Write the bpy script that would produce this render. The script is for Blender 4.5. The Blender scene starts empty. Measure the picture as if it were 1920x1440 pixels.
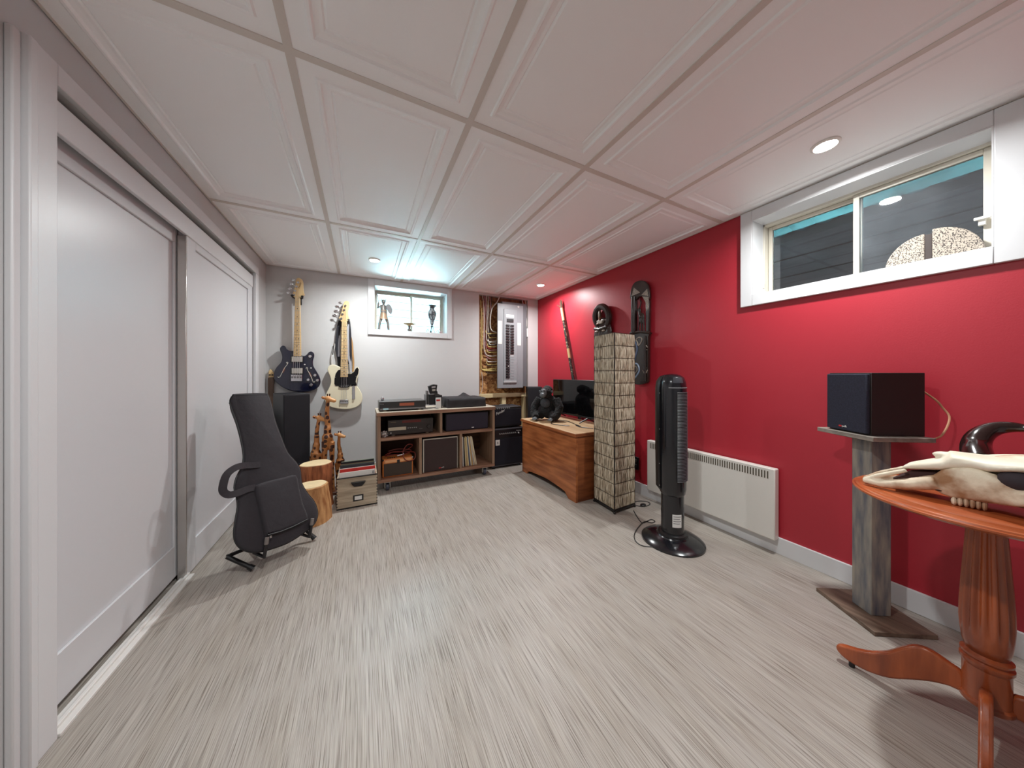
import bpy, math, random
import numpy as np
from mathutils import Vector, Matrix
random.seed(7)

# ------------------------------------------------------------------ camera, world, light, exposure
SC = bpy.context.scene
COL = SC.collection
FPX, YAW, V0 = 557.58, 0.4678, 700.5            # focal length and horizon row in 1920x1440 pixels
CAM = np.array([0.8197, -1.1784, 1.0744])
cam_d = bpy.data.cameras.new('camera')
cam = bpy.data.objects.new('camera', cam_d)
COL.objects.link(cam)
cam.location = CAM
cam.rotation_euler = (math.pi / 2, 0, -YAW)
cam_d.sensor_width = 36.0
cam_d.lens = FPX / 1920 * 36.0
cam_d.shift_y = -(720 - V0) / 1920
cam_d.clip_start = 0.02
SC.camera = cam

SC.view_settings.view_transform = 'Standard'
SC.view_settings.look = 'None'
SC.view_settings.gamma = 1.0
SC.view_settings.use_curve_mapping = False
SC.view_settings.exposure = 0.34
SC.cycles.use_denoising = True
SC.cycles.max_bounces = 10
SC.cycles.diffuse_bounces = 6
SC.cycles.sample_clamp_indirect = 40.0
SC.cycles.caustics_reflective = False
SC.cycles.caustics_refractive = False

SKY = 48.0
LAMP_W = 14.0
wd = bpy.data.worlds.new('overcast_sky'); SC.world = wd
wd.use_nodes = True
wd.node_tree.nodes['Background'].inputs[0].default_value = (0.52, 0.88, 1.0, 1)
wd.node_tree.nodes['Background'].inputs[1].default_value = SKY

XR, YB, ZC, YR = 3.0475, 2.42, 2.118, -2.45        # room planes: right wall, back wall, ceiling, rear wall

# ------------------------------------------------------------------ pixel -> place
sy_, cy_ = math.sin(YAW), math.cos(YAW)
def ray(u, v):
    l, up = (u - 960) / FPX, (V0 - v) / FPX
    return np.array([l * cy_ + sy_, -l * sy_ + cy_, up])
def on(u, v, ax, val):
    i = 'xyz'.index(ax); r = ray(u, v)
    return CAM + r * ((val - CAM[i]) / r[i])
def onp(u, v, P, n):
    r = ray(u, v); P = np.array(P); n = np.array(n)
    return CAM + r * (np.dot(n, P - CAM) / np.dot(n, r))

# ------------------------------------------------------------------ materials
def S(r, g, b):
    f = lambda c: ((c / 255 + .055) / 1.055) ** 2.4 if c > 10 else c / 255 / 12.92
    return (f(r), f(g), f(b), 1)
def dk(c, k): return (c[0] * k, c[1] * k, c[2] * k, 1)
def mat(name, col, rough=.5, metal=0, var=0, vscale=8, stretch=(1, 1, 1), bump=0, bscale=60, coat=0, spec=.5,
        alpha=None, col2=None, ramp=(.35, .65), detail=4, bstretch=None, sheen=0):
    m = bpy.data.materials.new(name); m.use_nodes = True
    nt = m.node_tree; N = nt.nodes; L = nt.links; p = N['Principled BSDF']
    p.inputs['Base Color'].default_value = col
    p.inputs['Roughness'].default_value = rough
    p.inputs['Metallic'].default_value = metal
    p.inputs['Coat Weight'].default_value = coat
    p.inputs['Specular IOR Level'].default_value = spec
    p.inputs['Sheen Weight'].default_value = sheen
    if var or col2 or bump:
        tc = N.new('ShaderNodeTexCoord')
    if var or col2:
        mp = N.new('ShaderNodeMapping'); mp.inputs['Scale'].default_value = stretch
        nz = N.new('ShaderNodeTexNoise'); nz.inputs['Scale'].default_value = vscale; nz.inputs['Detail'].default_value = detail
        cr = N.new('ShaderNodeValToRGB')
        L.new(tc.outputs['Object'], mp.inputs[0]); L.new(mp.outputs[0], nz.inputs['Vector'])
        L.new(nz.outputs['Fac'], cr.inputs[0]); L.new(cr.outputs[0], p.inputs['Base Color'])
        cr.color_ramp.elements[0].position = ramp[0]; cr.color_ramp.elements[1].position = ramp[1]
        cr.color_ramp.elements[0].color = col if col2 else dk(col, 1 - var)
        cr.color_ramp.elements[1].color = col2 if col2 else dk(col, 1 + var)
    if bump:
        mb_ = N.new('ShaderNodeMapping'); mb_.inputs['Scale'].default_value = bstretch or (1, 1, 1)
        bz = N.new('ShaderNodeTexNoise'); bz.inputs['Scale'].default_value = bscale; bz.inputs['Detail'].default_value = 5
        bp = N.new('ShaderNodeBump'); bp.inputs['Strength'].default_value = bump; bp.inputs['Distance'].default_value = .004
        L.new(tc.outputs['Object'], mb_.inputs[0]); L.new(mb_.outputs[0], bz.inputs['Vector'])
        L.new(bz.outputs['Fac'], bp.inputs['Height']); L.new(bp.outputs[0], p.inputs['Normal'])
    return m
def wood(name, c1, c2, axis='x', scale=14, rough=.5, k=12, coat=0, bump=.15, ramp=(.32, .68)):
    st = {'x': (1, k, k), 'y': (k, 1, k), 'z': (k, k, 1)}[axis]
    return mat(name, c1, rough, col2=c2, vscale=scale / k * 3, stretch=st, bump=bump, bscale=scale / k * 6, bstretch=st, coat=coat, ramp=ramp, detail=6)
def emit(name, col, s):
    m = bpy.data.materials.new(name); m.use_nodes = True
    p = m.node_tree.nodes['Principled BSDF']
    p.inputs['Base Color'].default_value = col
    p.inputs['Emission Color'].default_value = col
    p.inputs['Emission Strength'].default_value = s
    return m
def glass(name, haze=.0, tint=(1, 1, 1, 1), gloss=.06, hcol=(.6, .65, .7, 1), grough=.02):
    m = bpy.data.materials.new(name); m.use_nodes = True
    nt = m.node_tree; N = nt.nodes; L = nt.links
    for n in list(N): N.remove(n)
    out = N.new('ShaderNodeOutputMaterial'); tr = N.new('ShaderNodeBsdfTransparent'); gl = N.new('ShaderNodeBsdfGlossy')
    df = N.new('ShaderNodeBsdfDiffuse'); m1 = N.new('ShaderNodeMixShader'); m2 = N.new('ShaderNodeMixShader')
    tr.inputs[0].default_value = tint; gl.inputs['Roughness'].default_value = grough; df.inputs[0].default_value = hcol
    if haze:
        tc = N.new('ShaderNodeTexCoord'); nz = N.new('ShaderNodeTexNoise'); nz.inputs['Scale'].default_value = 5; nz.inputs['Detail'].default_value = 6
        mr = N.new('ShaderNodeMapRange'); mr.inputs['From Min'].default_value = .3; mr.inputs['From Max'].default_value = .75
        mr.inputs['To Min'].default_value = haze * .55; mr.inputs['To Max'].default_value = haze * 1.5
        L.new(tc.outputs['Object'], nz.inputs['Vector']); L.new(nz.outputs['Fac'], mr.inputs['Value']); L.new(mr.outputs[0], m1.inputs[0])
    else:
        m1.inputs[0].default_value = 0
    fr = N.new('ShaderNodeFresnel'); fr.inputs[0].default_value = 1.5
    ad = N.new('ShaderNodeMath'); ad.operation = 'ADD'; ad.inputs[1].default_value = gloss - .04; ad.use_clamp = True
    L.new(fr.outputs[0], ad.inputs[0]); L.new(ad.outputs[0], m2.inputs[0])
    L.new(tr.outputs[0], m1.inputs[1]); L.new(df.outputs[0], m1.inputs[2])
    L.new(m1.outputs[0], m2.inputs[1]); L.new(gl.outputs[0], m2.inputs[2]); L.new(m2.outputs[0], out.inputs[0])
    return m

# ------------------------------------------------------------------ mesh building
ORG = {}
class MB:
    def __init__(s): s.v = []; s.f = []
    def add(s, vs, fs):
        o = len(s.v); s.v += [tuple(map(float, q)) for q in vs]; s.f += [tuple(i + o for i in f) for f in fs]; return s
    def box(s, x0, x1, y0, y1, z0, z1):
        return s.add([(x0, y0, z0), (x1, y0, z0), (x1, y1, z0), (x0, y1, z0), (x0, y0, z1), (x1, y0, z1), (x1, y1, z1), (x0, y1, z1)],
                     [(3, 2, 1, 0), (4, 5, 6, 7), (0, 1, 5, 4), (1, 2, 6, 5), (2, 3, 7, 6), (3, 0, 4, 7)])
    def obox(s, c, ax, ay, az):          # centre and three half-axis vectors
        c, ax, ay, az = map(np.array, (c, ax, ay, az))
        P = [c + i * ax + j * ay + k * az for k in (-1, 1) for i, j in ((-1, -1), (1, -1), (1, 1), (-1, 1))]
        return s.add(P, [(3, 2, 1, 0), (4, 5, 6, 7), (0, 1, 5, 4), (1, 2, 6, 5), (2, 3, 7, 6), (3, 0, 4, 7)])
    def rings(s, R, cap=True, closed=False):
        n = len(R[0]); o = len(s.v)
        for r in R: s.v += [tuple(map(float, q)) for q in r]
        for a in range(len(R) - (0 if closed else 1)):
            b = (a + 1) % len(R)
            for i in range(n):
                j = (i + 1) % n
                s.f.append((o + a * n + i, o + a * n + j, o + b * n + j, o + b * n + i))
        if cap and not closed:
            s.f.append(tuple(o + i for i in reversed(range(n)))); s.f.append(tuple(o + (len(R) - 1) * n + i for i in range(n)))
        return s
    def tube(s, P, r, seg=8, cap=True, closed=False, flat=1, up=None):
        P = [np.array(p, float) for p in P]; n = len(P); R = []
        rr = r if hasattr(r, '__len__') else [r] * n
        prev = None
        for i in range(n):
            if closed: t = P[(i + 1) % n] - P[i - 1]
            else: t = P[min(i + 1, n - 1)] - P[max(i - 1, 0)]
            t = t / (np.linalg.norm(t) + 1e-12)
            if prev is None:
                a = np.array(up, float) if up is not None else (np.array([0, 0, 1.]) if abs(t[2]) < .9 else np.array([1., 0, 0]))
            else: a = prev
            a = a - t * np.dot(a, t); a /= (np.linalg.norm(a) + 1e-12); prev = a
            b = np.cross(t, a)
            R.append([P[i] + rr[i] * (math.cos(q) * a * flat + math.sin(q) * b) for q in (2 * math.pi * k / seg for k in range(seg))])
        return s.rings(R, cap, closed)
    def cyl(s, p0, p1, r0, r1=None, seg=16): return s.tube([p0, p1], [r0, r0 if r1 is None else r1], seg)
    def ribbon(s, P, w, t, side=None, nrm=None):        # flat strap along P, width vector side*w, thickness t
        P = [np.array(p, float) for p in P]; n = len(P); R = []
        side = None if side is None else np.array(side, float)
        for i in range(n):
            d = P[min(i + 1, n - 1)] - P[max(i - 1, 0)]; d /= np.linalg.norm(d) + 1e-12
            a = np.cross(nrm, d) if side is None else side - d * np.dot(side, d); a /= np.linalg.norm(a) + 1e-12
            b = np.cross(d, a)
            R.append([P[i] + a * w / 2 + b * t / 2, P[i] - a * w / 2 + b * t / 2, P[i] - a * w / 2 - b * t / 2, P[i] + a * w / 2 - b * t / 2])
        return s.rings(R)
    def lathe(s, prof, c, seg=32, lobes=0, rot=0, hollow=False):
        R = []
        for it in prof:
            r, z = it[0], it[1]; am = it[2] if len(it) > 2 else 0
            R.append([(c[0] + r * (1 + am * math.cos(lobes * q)) * math.cos(q + rot), c[1] + r * (1 + am * math.cos(lobes * q)) * math.sin(q + rot), c[2] + z)
                      for q in (2 * math.pi * k / seg for k in range(seg))])
        return s.rings(R, closed=hollow)
    def prism(s, P, vec):
        P = [np.array(p, float) for p in P]; n = len(P); v = np.array(vec, float); o = len(s.v)
        s.v += [tuple(p) for p in P] + [tuple(p + v) for p in P]
        s.f += [tuple(o + i for i in range(n)), tuple(o + n + i for i in reversed(range(n)))]
        s.f += [(o + i, o + n + i, o + n + (i + 1) % n, o + (i + 1) % n) for i in range(n)]
        return s
    def ell(s, c, r, M=None, seg=16, nr=10):
        R = []; M = M or Matrix.Identity(3); c = Vector(c)
        for a in range(nr + 1):
            ph = math.pi * (a / nr) * .998 + .001 * math.pi
            R.append([tuple(c + M @ Vector((r[0] * math.sin(ph) * math.cos(q), r[1] * math.sin(ph) * math.sin(q), -r[2] * math.cos(ph))))
                      for q in (2 * math.pi * k / seg for k in range(seg))])
        return s.rings(R)
def smooth_pts(P, n=4, closed=True):
    P = [np.array(p, float) for p in P]; N = len(P); out = []
    for i in range(N if closed else N - 1):
        g = (lambda k: P[k % N]) if closed else (lambda k: P[min(max(k, 0), N - 1)])
        a, b, c, d = g(i - 1), g(i), g(i + 1), g(i + 2)
        for k in range(n):
            t = k / n
            out.append(.5 * (2 * b + (c - a) * t + (2 * a - 5 * b + 4 * c - d) * t * t + (3 * b - a - 3 * c + d) * t ** 3))
    if not closed: out.append(P[-1])
    return out
def fix_normals(me):
    import bmesh
    bm = bmesh.new(); bm.from_mesh(me); bmesh.ops.recalc_face_normals(bm, faces=bm.faces); bm.to_mesh(me); bm.free()
def obj(name, mb, m, parent=None, smooth=True, bevel=0, seg=2, ang=35, fix=True, remesh=0, smooth_it=0):
    org = ORG.get(parent.name, (0, 0, 0)) if parent else None
    if org is None:
        a = np.array(mb.v); lo, hi = a.min(0), a.max(0)
        org = ((lo[0] + hi[0]) / 2, (lo[1] + hi[1]) / 2, lo[2])
    me = bpy.data.meshes.new(name)
    me.from_pydata([(v[0] - org[0], v[1] - org[1], v[2] - org[2]) for v in mb.v], [], mb.f)
    if fix: fix_normals(me)
    me.materials.append(m)
    if smooth:
        me.shade_smooth(); me.set_sharp_from_angle(angle=math.radians(ang))
    o = bpy.data.objects.new(name, me); COL.objects.link(o)
    ORG[o.name] = tuple(org)
    if parent: o.parent = parent
    else: o.location = org
    if remesh:
        r = o.modifiers.new('remesh', 'REMESH'); r.mode = 'VOXEL'; r.voxel_size = remesh; r.use_smooth_shade = True
        if smooth_it:
            s_ = o.modifiers.new('smooth', 'SMOOTH'); s_.iterations = smooth_it; s_.factor = .5
    if bevel:
        b = o.modifiers.new('bevel', 'BEVEL'); b.width = bevel; b.segments = seg; b.limit_method = 'ANGLE'; b.angle_limit = math.radians(40)
    return o
def thing(name, label, cat, loc, group=None):
    o = bpy.data.objects.new(name, None); COL.objects.link(o); o.location = loc; o.empty_display_size = .05
    ORG[o.name] = tuple(map(float, loc)); tag(o, label, cat, group)
    return o
def tag(o, label=None, cat=None, group=None, kind=None):
    if label: o['label'] = label
    if cat: o['category'] = cat
    if group: o['group'] = group
    if kind: o['kind'] = kind
    return o
def struct(name, mb, m, label=None, parent=None, **k):
    o = obj(name, mb, m, parent, **k)
    if not parent: o['kind'] = 'structure'
    if label: o['label'] = label
    return o
def piece(proto, parent, loc, name=None):            # a further copy of an alike piece, mesh shared
    o = proto.copy(); COL.objects.link(o); o.name = name or proto.name.split('.')[0]
    o.parent = parent; o.location = loc; return o
def text(name, s, size, m, parent, loc, xdir, updir, depth=.001, shear=0, align='CENTER'):
    cu = bpy.data.curves.new(name, 'FONT'); cu.body = s; cu.size = size; cu.extrude = depth; cu.shear = shear
    cu.align_x = align; cu.align_y = 'CENTER'
    t = bpy.data.objects.new('tmp_text', cu); COL.objects.link(t)
    dg = bpy.context.evaluated_depsgraph_get()
    me = bpy.data.meshes.new_from_object(t.evaluated_get(dg))
    bpy.data.objects.remove(t); bpy.data.curves.remove(cu)
    x = Vector(xdir).normalized(); u = Vector(updir).normalized(); z = x.cross(u)
    Mx = Matrix((x, u, z)).transposed()
    org = Vector(ORG.get(parent.name, (0, 0, 0)))
    for v in me.vertices: v.co = Mx @ v.co + Vector(loc) - org
    me.materials.clear(); me.materials.append(m); me.name = name
    o = bpy.data.objects.new(name, me); COL.objects.link(o); o.parent = parent; ORG[o.name] = tuple(org)
    return o
# ------------------------------------------------------------------ the setting
m_wall = mat('grey_wall_paint', S(200, 200, 200), .55, bump=.05, bscale=220)
m_red = mat('red_wall_paint', S(174, 40, 54), .42, bump=.06, bscale=180)
m_trim = mat('white_trim_paint', S(218, 219, 221), .38)
m_doorw = mat('white_door_paint', S(212, 213, 216), .34)
m_ceil = mat('white_ceiling_panel', S(250, 250, 250), .5, bump=.04, bscale=300)
m_bar = mat('white_grid_metal', S(214, 206, 198), .45)
m_dark = mat('dark_gap', S(38, 35, 34), .8)
m_black = mat('black_plastic', S(22, 22, 24), .4)
m_steel = mat('brushed_steel', S(190, 190, 190), .3, 1)
m_chrome = mat('chrome', S(225, 225, 228), .12, 1)

def floor_mat():
    m = bpy.data.materials.new('streaked_woven_vinyl'); m.use_nodes = True
    nt = m.node_tree; N = nt.nodes; L = nt.links; p = N['Principled BSDF']
    tc = N.new('ShaderNodeTexCoord')
    def streak(sx, sy, det, rough):
        mp = N.new('ShaderNodeMapping'); mp.inputs['Scale'].default_value = (sx, sy, 1)
        nz = N.new('ShaderNodeTexNoise'); nz.inputs['Scale'].default_value = 1; nz.inputs['Detail'].default_value = det; nz.inputs['Roughness'].default_value = rough
        L.new(tc.outputs['Object'], mp.inputs[0]); L.new(mp.outputs[0], nz.inputs['Vector']); return nz
    a = streak(400, 5.0, 3, .6); b = streak(300, 4.5, 2, .5); c = streak(14, 1.2, 2, .5)
    r1 = N.new('ShaderNodeValToRGB'); e = r1.color_ramp.elements
    e[0].position = .28; e[0].color = S(92, 83, 74); e[1].position = .62; e[1].color = S(182, 176, 168)
    k = e.new(.41); k.color = S(154, 147, 139)
    L.new(a.outputs['Fac'], r1.inputs[0])
    r2 = N.new('ShaderNodeValToRGB'); e = r2.color_ramp.elements
    e[0].position = .30; e[0].color = (.48, .45, .41, 1); e[1].position = .42; e[1].color = (1, 1, 1, 1)
    L.new(b.outputs['Fac'], r2.inputs[0])
    r3 = N.new('ShaderNodeValToRGB'); e = r3.color_ramp.elements
    e[0].position = .3; e[0].color = (.93, .91, .88, 1); e[1].position = .7; e[1].color = (1.03, 1.03, 1.04, 1)
    L.new(c.outputs['Fac'], r3.inputs[0])
    x1 = N.new('ShaderNodeMixRGB'); x1.blend_type = 'MULTIPLY'; x1.inputs[0].default_value = 1
    x2 = N.new('ShaderNodeMixRGB'); x2.blend_type = 'MULTIPLY'; x2.inputs[0].default_value = 1
    L.new(r1.outputs[0], x1.inputs[1]); L.new(r2.outputs[0], x1.inputs[2]); L.new(x1.outputs[0], x2.inputs[1]); L.new(r3.outputs[0], x2.inputs[2])
    L.new(x2.outputs[0], p.inputs['Base Color'])
    p.inputs['Roughness'].default_value = .42
    bp = N.new('ShaderNodeBump'); bp.inputs['Strength'].default_value = .12; bp.inputs['Distance'].default_value = .002
    L.new(a.outputs['Fac'], bp.inputs['Height']); L.new(bp.outputs[0], p.inputs['Normal'])
    return m
struct('floor', MB().box(-.75, XR + .05, YR - .1, YB + .27, -.05, 0), floor_mat(), 'pale grey-beige vinyl floor with fine streaks running to the back wall', smooth=False)

# ceiling: grid bars and moulded panels
T = .6096
ceil = struct('ceiling', MB().box(-.1, XR + .1, YR - .1, YB + .27, ZC + .03, ZC + .08), m_dark, 'white suspended ceiling of moulded rectangular panels', smooth=False)
def tile_mesh(w, l):
    prof = [(0, 0), (.052, 0), (.058, -.005), (.066, -.005), (.072, .003), (.086, .006), (.096, .006), (.101, .011), (.108, .006)]
    mb = MB(); R = []
    for i, z in prof:
        a, b = w / 2 - i, l / 2 - i
        R.append([(-a, -b, z), (a, -b, z), (a, b, z), (-a, b, z)])
    mb.rings(R, cap=False)
    n = len(R); mb.f.append(tuple((n - 1) * 4 + k for k in (0, 1, 2, 3)))
    o = len(mb.v)
    mb.add([(-w / 2, -l / 2, .02), (w / 2, -l / 2, .02), (w / 2, l / 2, .02), (-w / 2, l / 2, .02)], [(0, 1, 2, 3)])
    for k in range(4): mb.f.append((k, (k + 1) % 4, o + (k + 1) % 4, o + k))
    me = bpy.data.meshes.new('ceiling_panel'); me.from_pydata(mb.v, [], mb.f); fix_normals(me); me.materials.append(m_ceil); return me
rows = [(-2.44, -1.2192), (-1.2192, 0), (0, 1.2192), (1.2192, YB)]
tm = {}
for j, (y0, y1) in enumerate(rows):
    l = round(y1 - y0 - .022, 3)
    if l not in tm: tm[l] = tile_mesh(T - .022, l)
    for i in range(5):
        o = bpy.data.objects.new('ceiling_panel', tm[l]); COL.objects.link(o); o.parent = ceil
        # parent origin lies at the mean of the ceiling slab, so place in its frame
        g = ORG['ceiling']; o.location = ((i + .5) * T - g[0], (y0 + y1) / 2 - g[1], ZC - g[2])
        o.location.z += random.uniform(-.0015, .0015)
def bar(x0, x1, y0, y1): struct('grid_bar', MB().box(x0, x1, y0, y1, ZC - .004, ZC + .024), m_bar, parent=ceil, smooth=False)
for i in range(1, 5): bar(i * T - .0125, i * T + .0125, YR, YB)
for y in (-1.2192, 0, 1.2192):
    for i in range(5): bar(i * T + .0125, (i + 1) * T - .0125, y - .0125, y + .0125)
bar(0.004, .012, YR, YB); bar(XR - .012, XR - .004, YR, YB); bar(0.02, XR - .02, YB - .012, YB - .004)

# ---- left wall with the closet opening
OY0, OY1, OZ = .205, 2.045, 1.925
wl = struct('wall_left', MB().box(-.10, 0, YR, OY0, 0, ZC + .02).box(-.10, 0, OY1, YB + .1, 0, ZC + .02).box(-.10, 0, OY0, OY1, OZ, ZC + .02),
       m_wall, 'pale grey left wall around the closet opening', smooth=False)
struct('wall_closet', MB().box(-.72, -.70, OY0 - .05, OY1 + .05, 0, 2.1).box(-.72, -.1, OY0 - .07, OY0 - .05, 0, 2.1).box(-.72, -.1, OY1 + .05, OY1 + .07, 0, 2.1).box(-.72, -.1, OY0 - .05, OY1 + .05, 2.08, 2.1), m_wall, 'closet interior behind the sliding doors', smooth=False)
struct('trim_1', MB().box(0, .022, OY0 - .066, OY0, 0, OZ + .062), m_trim, 'flat white casing on the near side of the closet', bevel=.003)
struct('trim_2', MB().box(0, .03, OY0 - .095, OY0 - .070, 0, OZ + .056).box(0, .016, OY0 - .118, OY0 - .095, 0, OZ + .052), m_trim, 'stepped moulding beside the closet casing', bevel=.004)
struct('trim_3', MB().box(0, .022, OY0 + .0005, OY1 + .07, OZ, OZ + .062), m_trim, 'flat white head casing over the sliding doors', bevel=.003)
struct('trim_4', MB().box(0, .022, OY1, OY1 + .07, 0, OZ - .0005), m_trim, 'flat white casing on the far side of the closet', bevel=.003)
struct('trim_5', MB().box(-.012, .004, OY0 + .003, OY1 - .012, OZ - .125, OZ - .028), m_trim, 'white fascia board hiding the sliding door track', bevel=.003)
tk = struct('trim_6', MB().box(-.09, -.015, OY0 + .003, OY1 - .003, OZ - .06, OZ - .03), mat('track_metal', S(120, 112, 104), .4, .8), 'metal sliding door track under the head casing', smooth=False)
struct('trim_7', MB().box(-.025, .026, OY0 + .002, 1.0, 0, .012).box(-.004, .008, OY0 + .002, 1.0, .012, .022), mat('white_rail', S(226, 224, 220), .35), 'white floor rail in front of the near sliding door', bevel=.002)
def sliding_door(n, y0, y1, x1, label, ztop, zbot):
    x0 = x1 - .032; st, tr, br = .095, .115, .16
    d = struct('door_%d' % n, MB().box(x0, x1 - .010, y0, y1, zbot, ztop), m_doorw, label, smooth=False)
    f = MB()
    f.box(x1 - .010, x1, y0, y0 + st, zbot, ztop).box(x1 - .010, x1, y1 - st, y1, zbot, ztop)
    struct('stile', MB().box(x1 - .010, x1, y0, y0 + st, zbot, ztop), m_doorw, parent=d, bevel=.0025)
    struct('stile', MB().box(x1 - .010, x1, y1 - st, y1, zbot, ztop), m_doorw, parent=d, bevel=.0025)
    struct('rail', MB().box(x1 - .010, x1, y0 + st, y1 - st, ztop - tr, ztop), m_doorw, parent=d, bevel=.0025)
    struct('rail', MB().box(x1 - .010, x1, y0 + st, y1 - st, zbot, zbot + br), m_doorw, parent=d, bevel=.0025)
    return d
sliding_door(1, OY0 + .004, 1.06, -.038, 'white panelled sliding closet door nearest the camera', OZ - .062, .026)
d2 = sliding_door(2, .99, OY1 - .008, -.002, 'white panelled sliding closet door behind the black gig bag', OZ - .05, .006)
obj('edge_strip', MB().box(-.034, .0, .978, .989, .004, OZ - .13), mat('door_edge_strip', S(190, 186, 182), .25, .6), d2, bevel=.002)

# ---- right wall with the long window
WY0, WY1, WZ0, WZ1 = -.99, -.18, 1.57, 2.047
wr = struct('wall_right', MB().box(XR, XR + .13, YR, WY0, 0, ZC + .02).box(XR, XR + .13, WY1, YB + .1, 0, ZC + .02)
       .box(XR, XR + .13, WY0, WY1, 0, WZ0).box(XR, XR + .13, WY0, WY1, WZ1, ZC + .02), m_red, 'red painted right wall', smooth=False)
struct('wall_upper_right', MB().box(XR + .02, XR + .13, -1.62, .52, ZC + .0205, 2.48), m_wall, 'outside wall above the basement on the window well side', smooth=False)
struct('baseboard_right', MB().box(XR - .013, XR, YR, 2.3, 0, .098), m_trim, 'white baseboard along the red wall', bevel=.002)
struct('baseboard_back', MB().box(.001, 2.15, YB - .013, YB, 0, .098), m_trim, 'white baseboard along the grey back wall', bevel=.002)
w2 = struct('window_2', MB().box(XR - .02, XR, WY0 - .066, WY0, WZ0 - .065, WZ1 + .062).box(XR - .02, XR, WY1, WY1 + .064, WZ0 - .065, WZ1 + .062)
       .box(XR - .02, XR, WY0, WY1, WZ0 - .065, WZ0).box(XR - .02, XR, WY0, WY1, WZ1, WZ1 + .062), m_trim,
       'long white sliding basement window high on the red wall', bevel=.003)
m_vinyl = mat('cream_window_vinyl', S(214, 208, 194), .4)
m_glassd = glass('dusty_window_glass', .012, gloss=.05)
m_glassd2 = glass('hazy_window_glass', .07, gloss=.07, hcol=(.55, .62, .68, 1))
m_glass = glass('clear_window_glass', .0, gloss=.05)
struct('jamb', MB().box(XR - .019, XR + .11, WY0, WY0 + .005, WZ0, WZ1).box(XR - .019, XR + .11, WY1 - .005, WY1, WZ0, WZ1).box(XR - .019, XR + .11, WY0 + .005, WY1 - .005, WZ1 - .005, WZ1).box(XR - .019, XR + .11, WY0 + .005, WY1 - .005, WZ0, WZ0 + .005), m_trim, parent=w2, smooth=False)
X2 = XR + .122
def sash(y0, y1, x, gm, wn=.022):
    z0, z1 = WZ0 + .012, WZ1 - .02
    f = obj('sash', MB().box(x, x + .022, y0, y0 + wn, z0, z1).box(x, x + .022, y1 - wn, y1, z0, z1).box(x, x + .022, y0 + wn, y1 - wn, z0, z0 + .018).box(x, x + .022, y0 + wn, y1 - wn, z1 - .022, z1), m_vinyl, w2, bevel=.002)
    obj('pane', MB().box(x + .009, x + .013, y0 + wn, y1 - wn, z0 + .018, z1 - .022), gm, f, smooth=False)
obj('frame', MB().box(X2 - .012, X2 + .06, WY1 - .014, WY1, WZ0, WZ1).box(X2 - .012, X2 + .06, WY0, WY0 + .012, WZ0, WZ1).box(X2 - .012, X2 + .06, WY0, WY1, WZ1 - .018, WZ1).box(X2 - .012, X2 + .06, WY0, WY1, WZ0, WZ0 + .010), m_vinyl, w2, bevel=.002)
sash(-.605, -.196, X2 + .028, m_glassd)
sash(-.976, -.580, X2, m_glassd2)
obj('latch', MB().box(X2 - .02, X2, -.962, -.944, 1.70, 1.735).box(X2 - .03, X2 - .018, -.975, -.935, 1.722, 1.734), mat('white_latch', S(225, 222, 214), .4), w2, bevel=.002)
obj('latch', MB().box(X2 - .018, X2 - .006, WY1 - .014, WY1 - .004, 1.63, 1.66), mat('white_latch_low', S(200, 196, 190), .4), w2, bevel=.002)

# ---- back wall: small window, opening for the electrical panel
BX0, BX1, BZ0, BZ1 = .94, 1.748, 1.560, 2.046
EX0, EX1, EZ1 = 2.165, 2.885, 2.095
struct('wall_back', MB().box(-.1, BX0, YB, YB + .10, 0, ZC + .02).box(BX1, EX0, YB, YB + .10, 0, ZC + .02).box(EX1, XR + .1, YB, YB + .10, 0, ZC + .02)
       .box(BX0, BX1, YB, YB + .10, 0, BZ0).box(BX0, BX1, YB, YB + .10, BZ1, ZC + .02).box(EX0, EX1, YB, YB + .10, EZ1, ZC + .02), m_wall, 'pale grey back wall', smooth=False)
struct('wall_foundation', MB().box(-.1, BX0, YB + .20, YB + .26, 0, ZC + .3).box(BX1, XR + .1, YB + .20, YB + .26, 0, ZC + .3).box(BX0, BX1, YB + .2, YB + .26, 0, BZ0).box(BX0, BX1, YB + .2, YB + .26, BZ1, ZC + .3), m_wall, 'foundation wall behind the back wall', smooth=False)
struct('wall_rear', MB().box(-.1, XR + .1, YR - .1, YR, 0, ZC + .02), m_wall, 'pale grey wall behind the camera', smooth=False)
w1 = struct('window_1', MB().box(BX0 - .062, BX0, YB - .02, YB, BZ0 - .06, BZ1 + .064).box(BX1, BX1 + .058, YB - .02, YB, BZ0 - .06, BZ1 + .064)
       .box(BX0, BX1, YB - .02, YB, BZ0 - .06, BZ0).box(BX0, BX1, YB - .02, YB, BZ1, BZ1 + .064), m_trim, 'small bright white window on the grey back wall', bevel=.003)
obj('jamb', MB().box(BX0, BX0 + .005, YB - .019, YB + .27, BZ0, BZ1).box(BX1 - .005, BX1, YB - .019, YB + .27, BZ0, BZ1).box(BX0 + .005, BX1 - .005, YB - .019, YB + .27, BZ1 - .005, BZ1).box(BX0 + .005, BX1 - .005, YB - .019, YB + .27, BZ0 - .004, BZ0 + .001), m_trim, w1, smooth=False)
YF = YB + .19
obj('frame', MB().box(BX0, BX0 + .02, YF, YF + .05, BZ0, BZ1).box(BX1 - .02, BX1, YF, YF + .05, BZ0, BZ1).box(BX0 + .02, BX1 - .02, YF, YF + .05, BZ1 - .02, BZ1).box(BX0 + .02, BX1 - .02, YF, YF + .05, BZ0, BZ0 + .012), m_vinyl, w1, bevel=.002)
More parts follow.
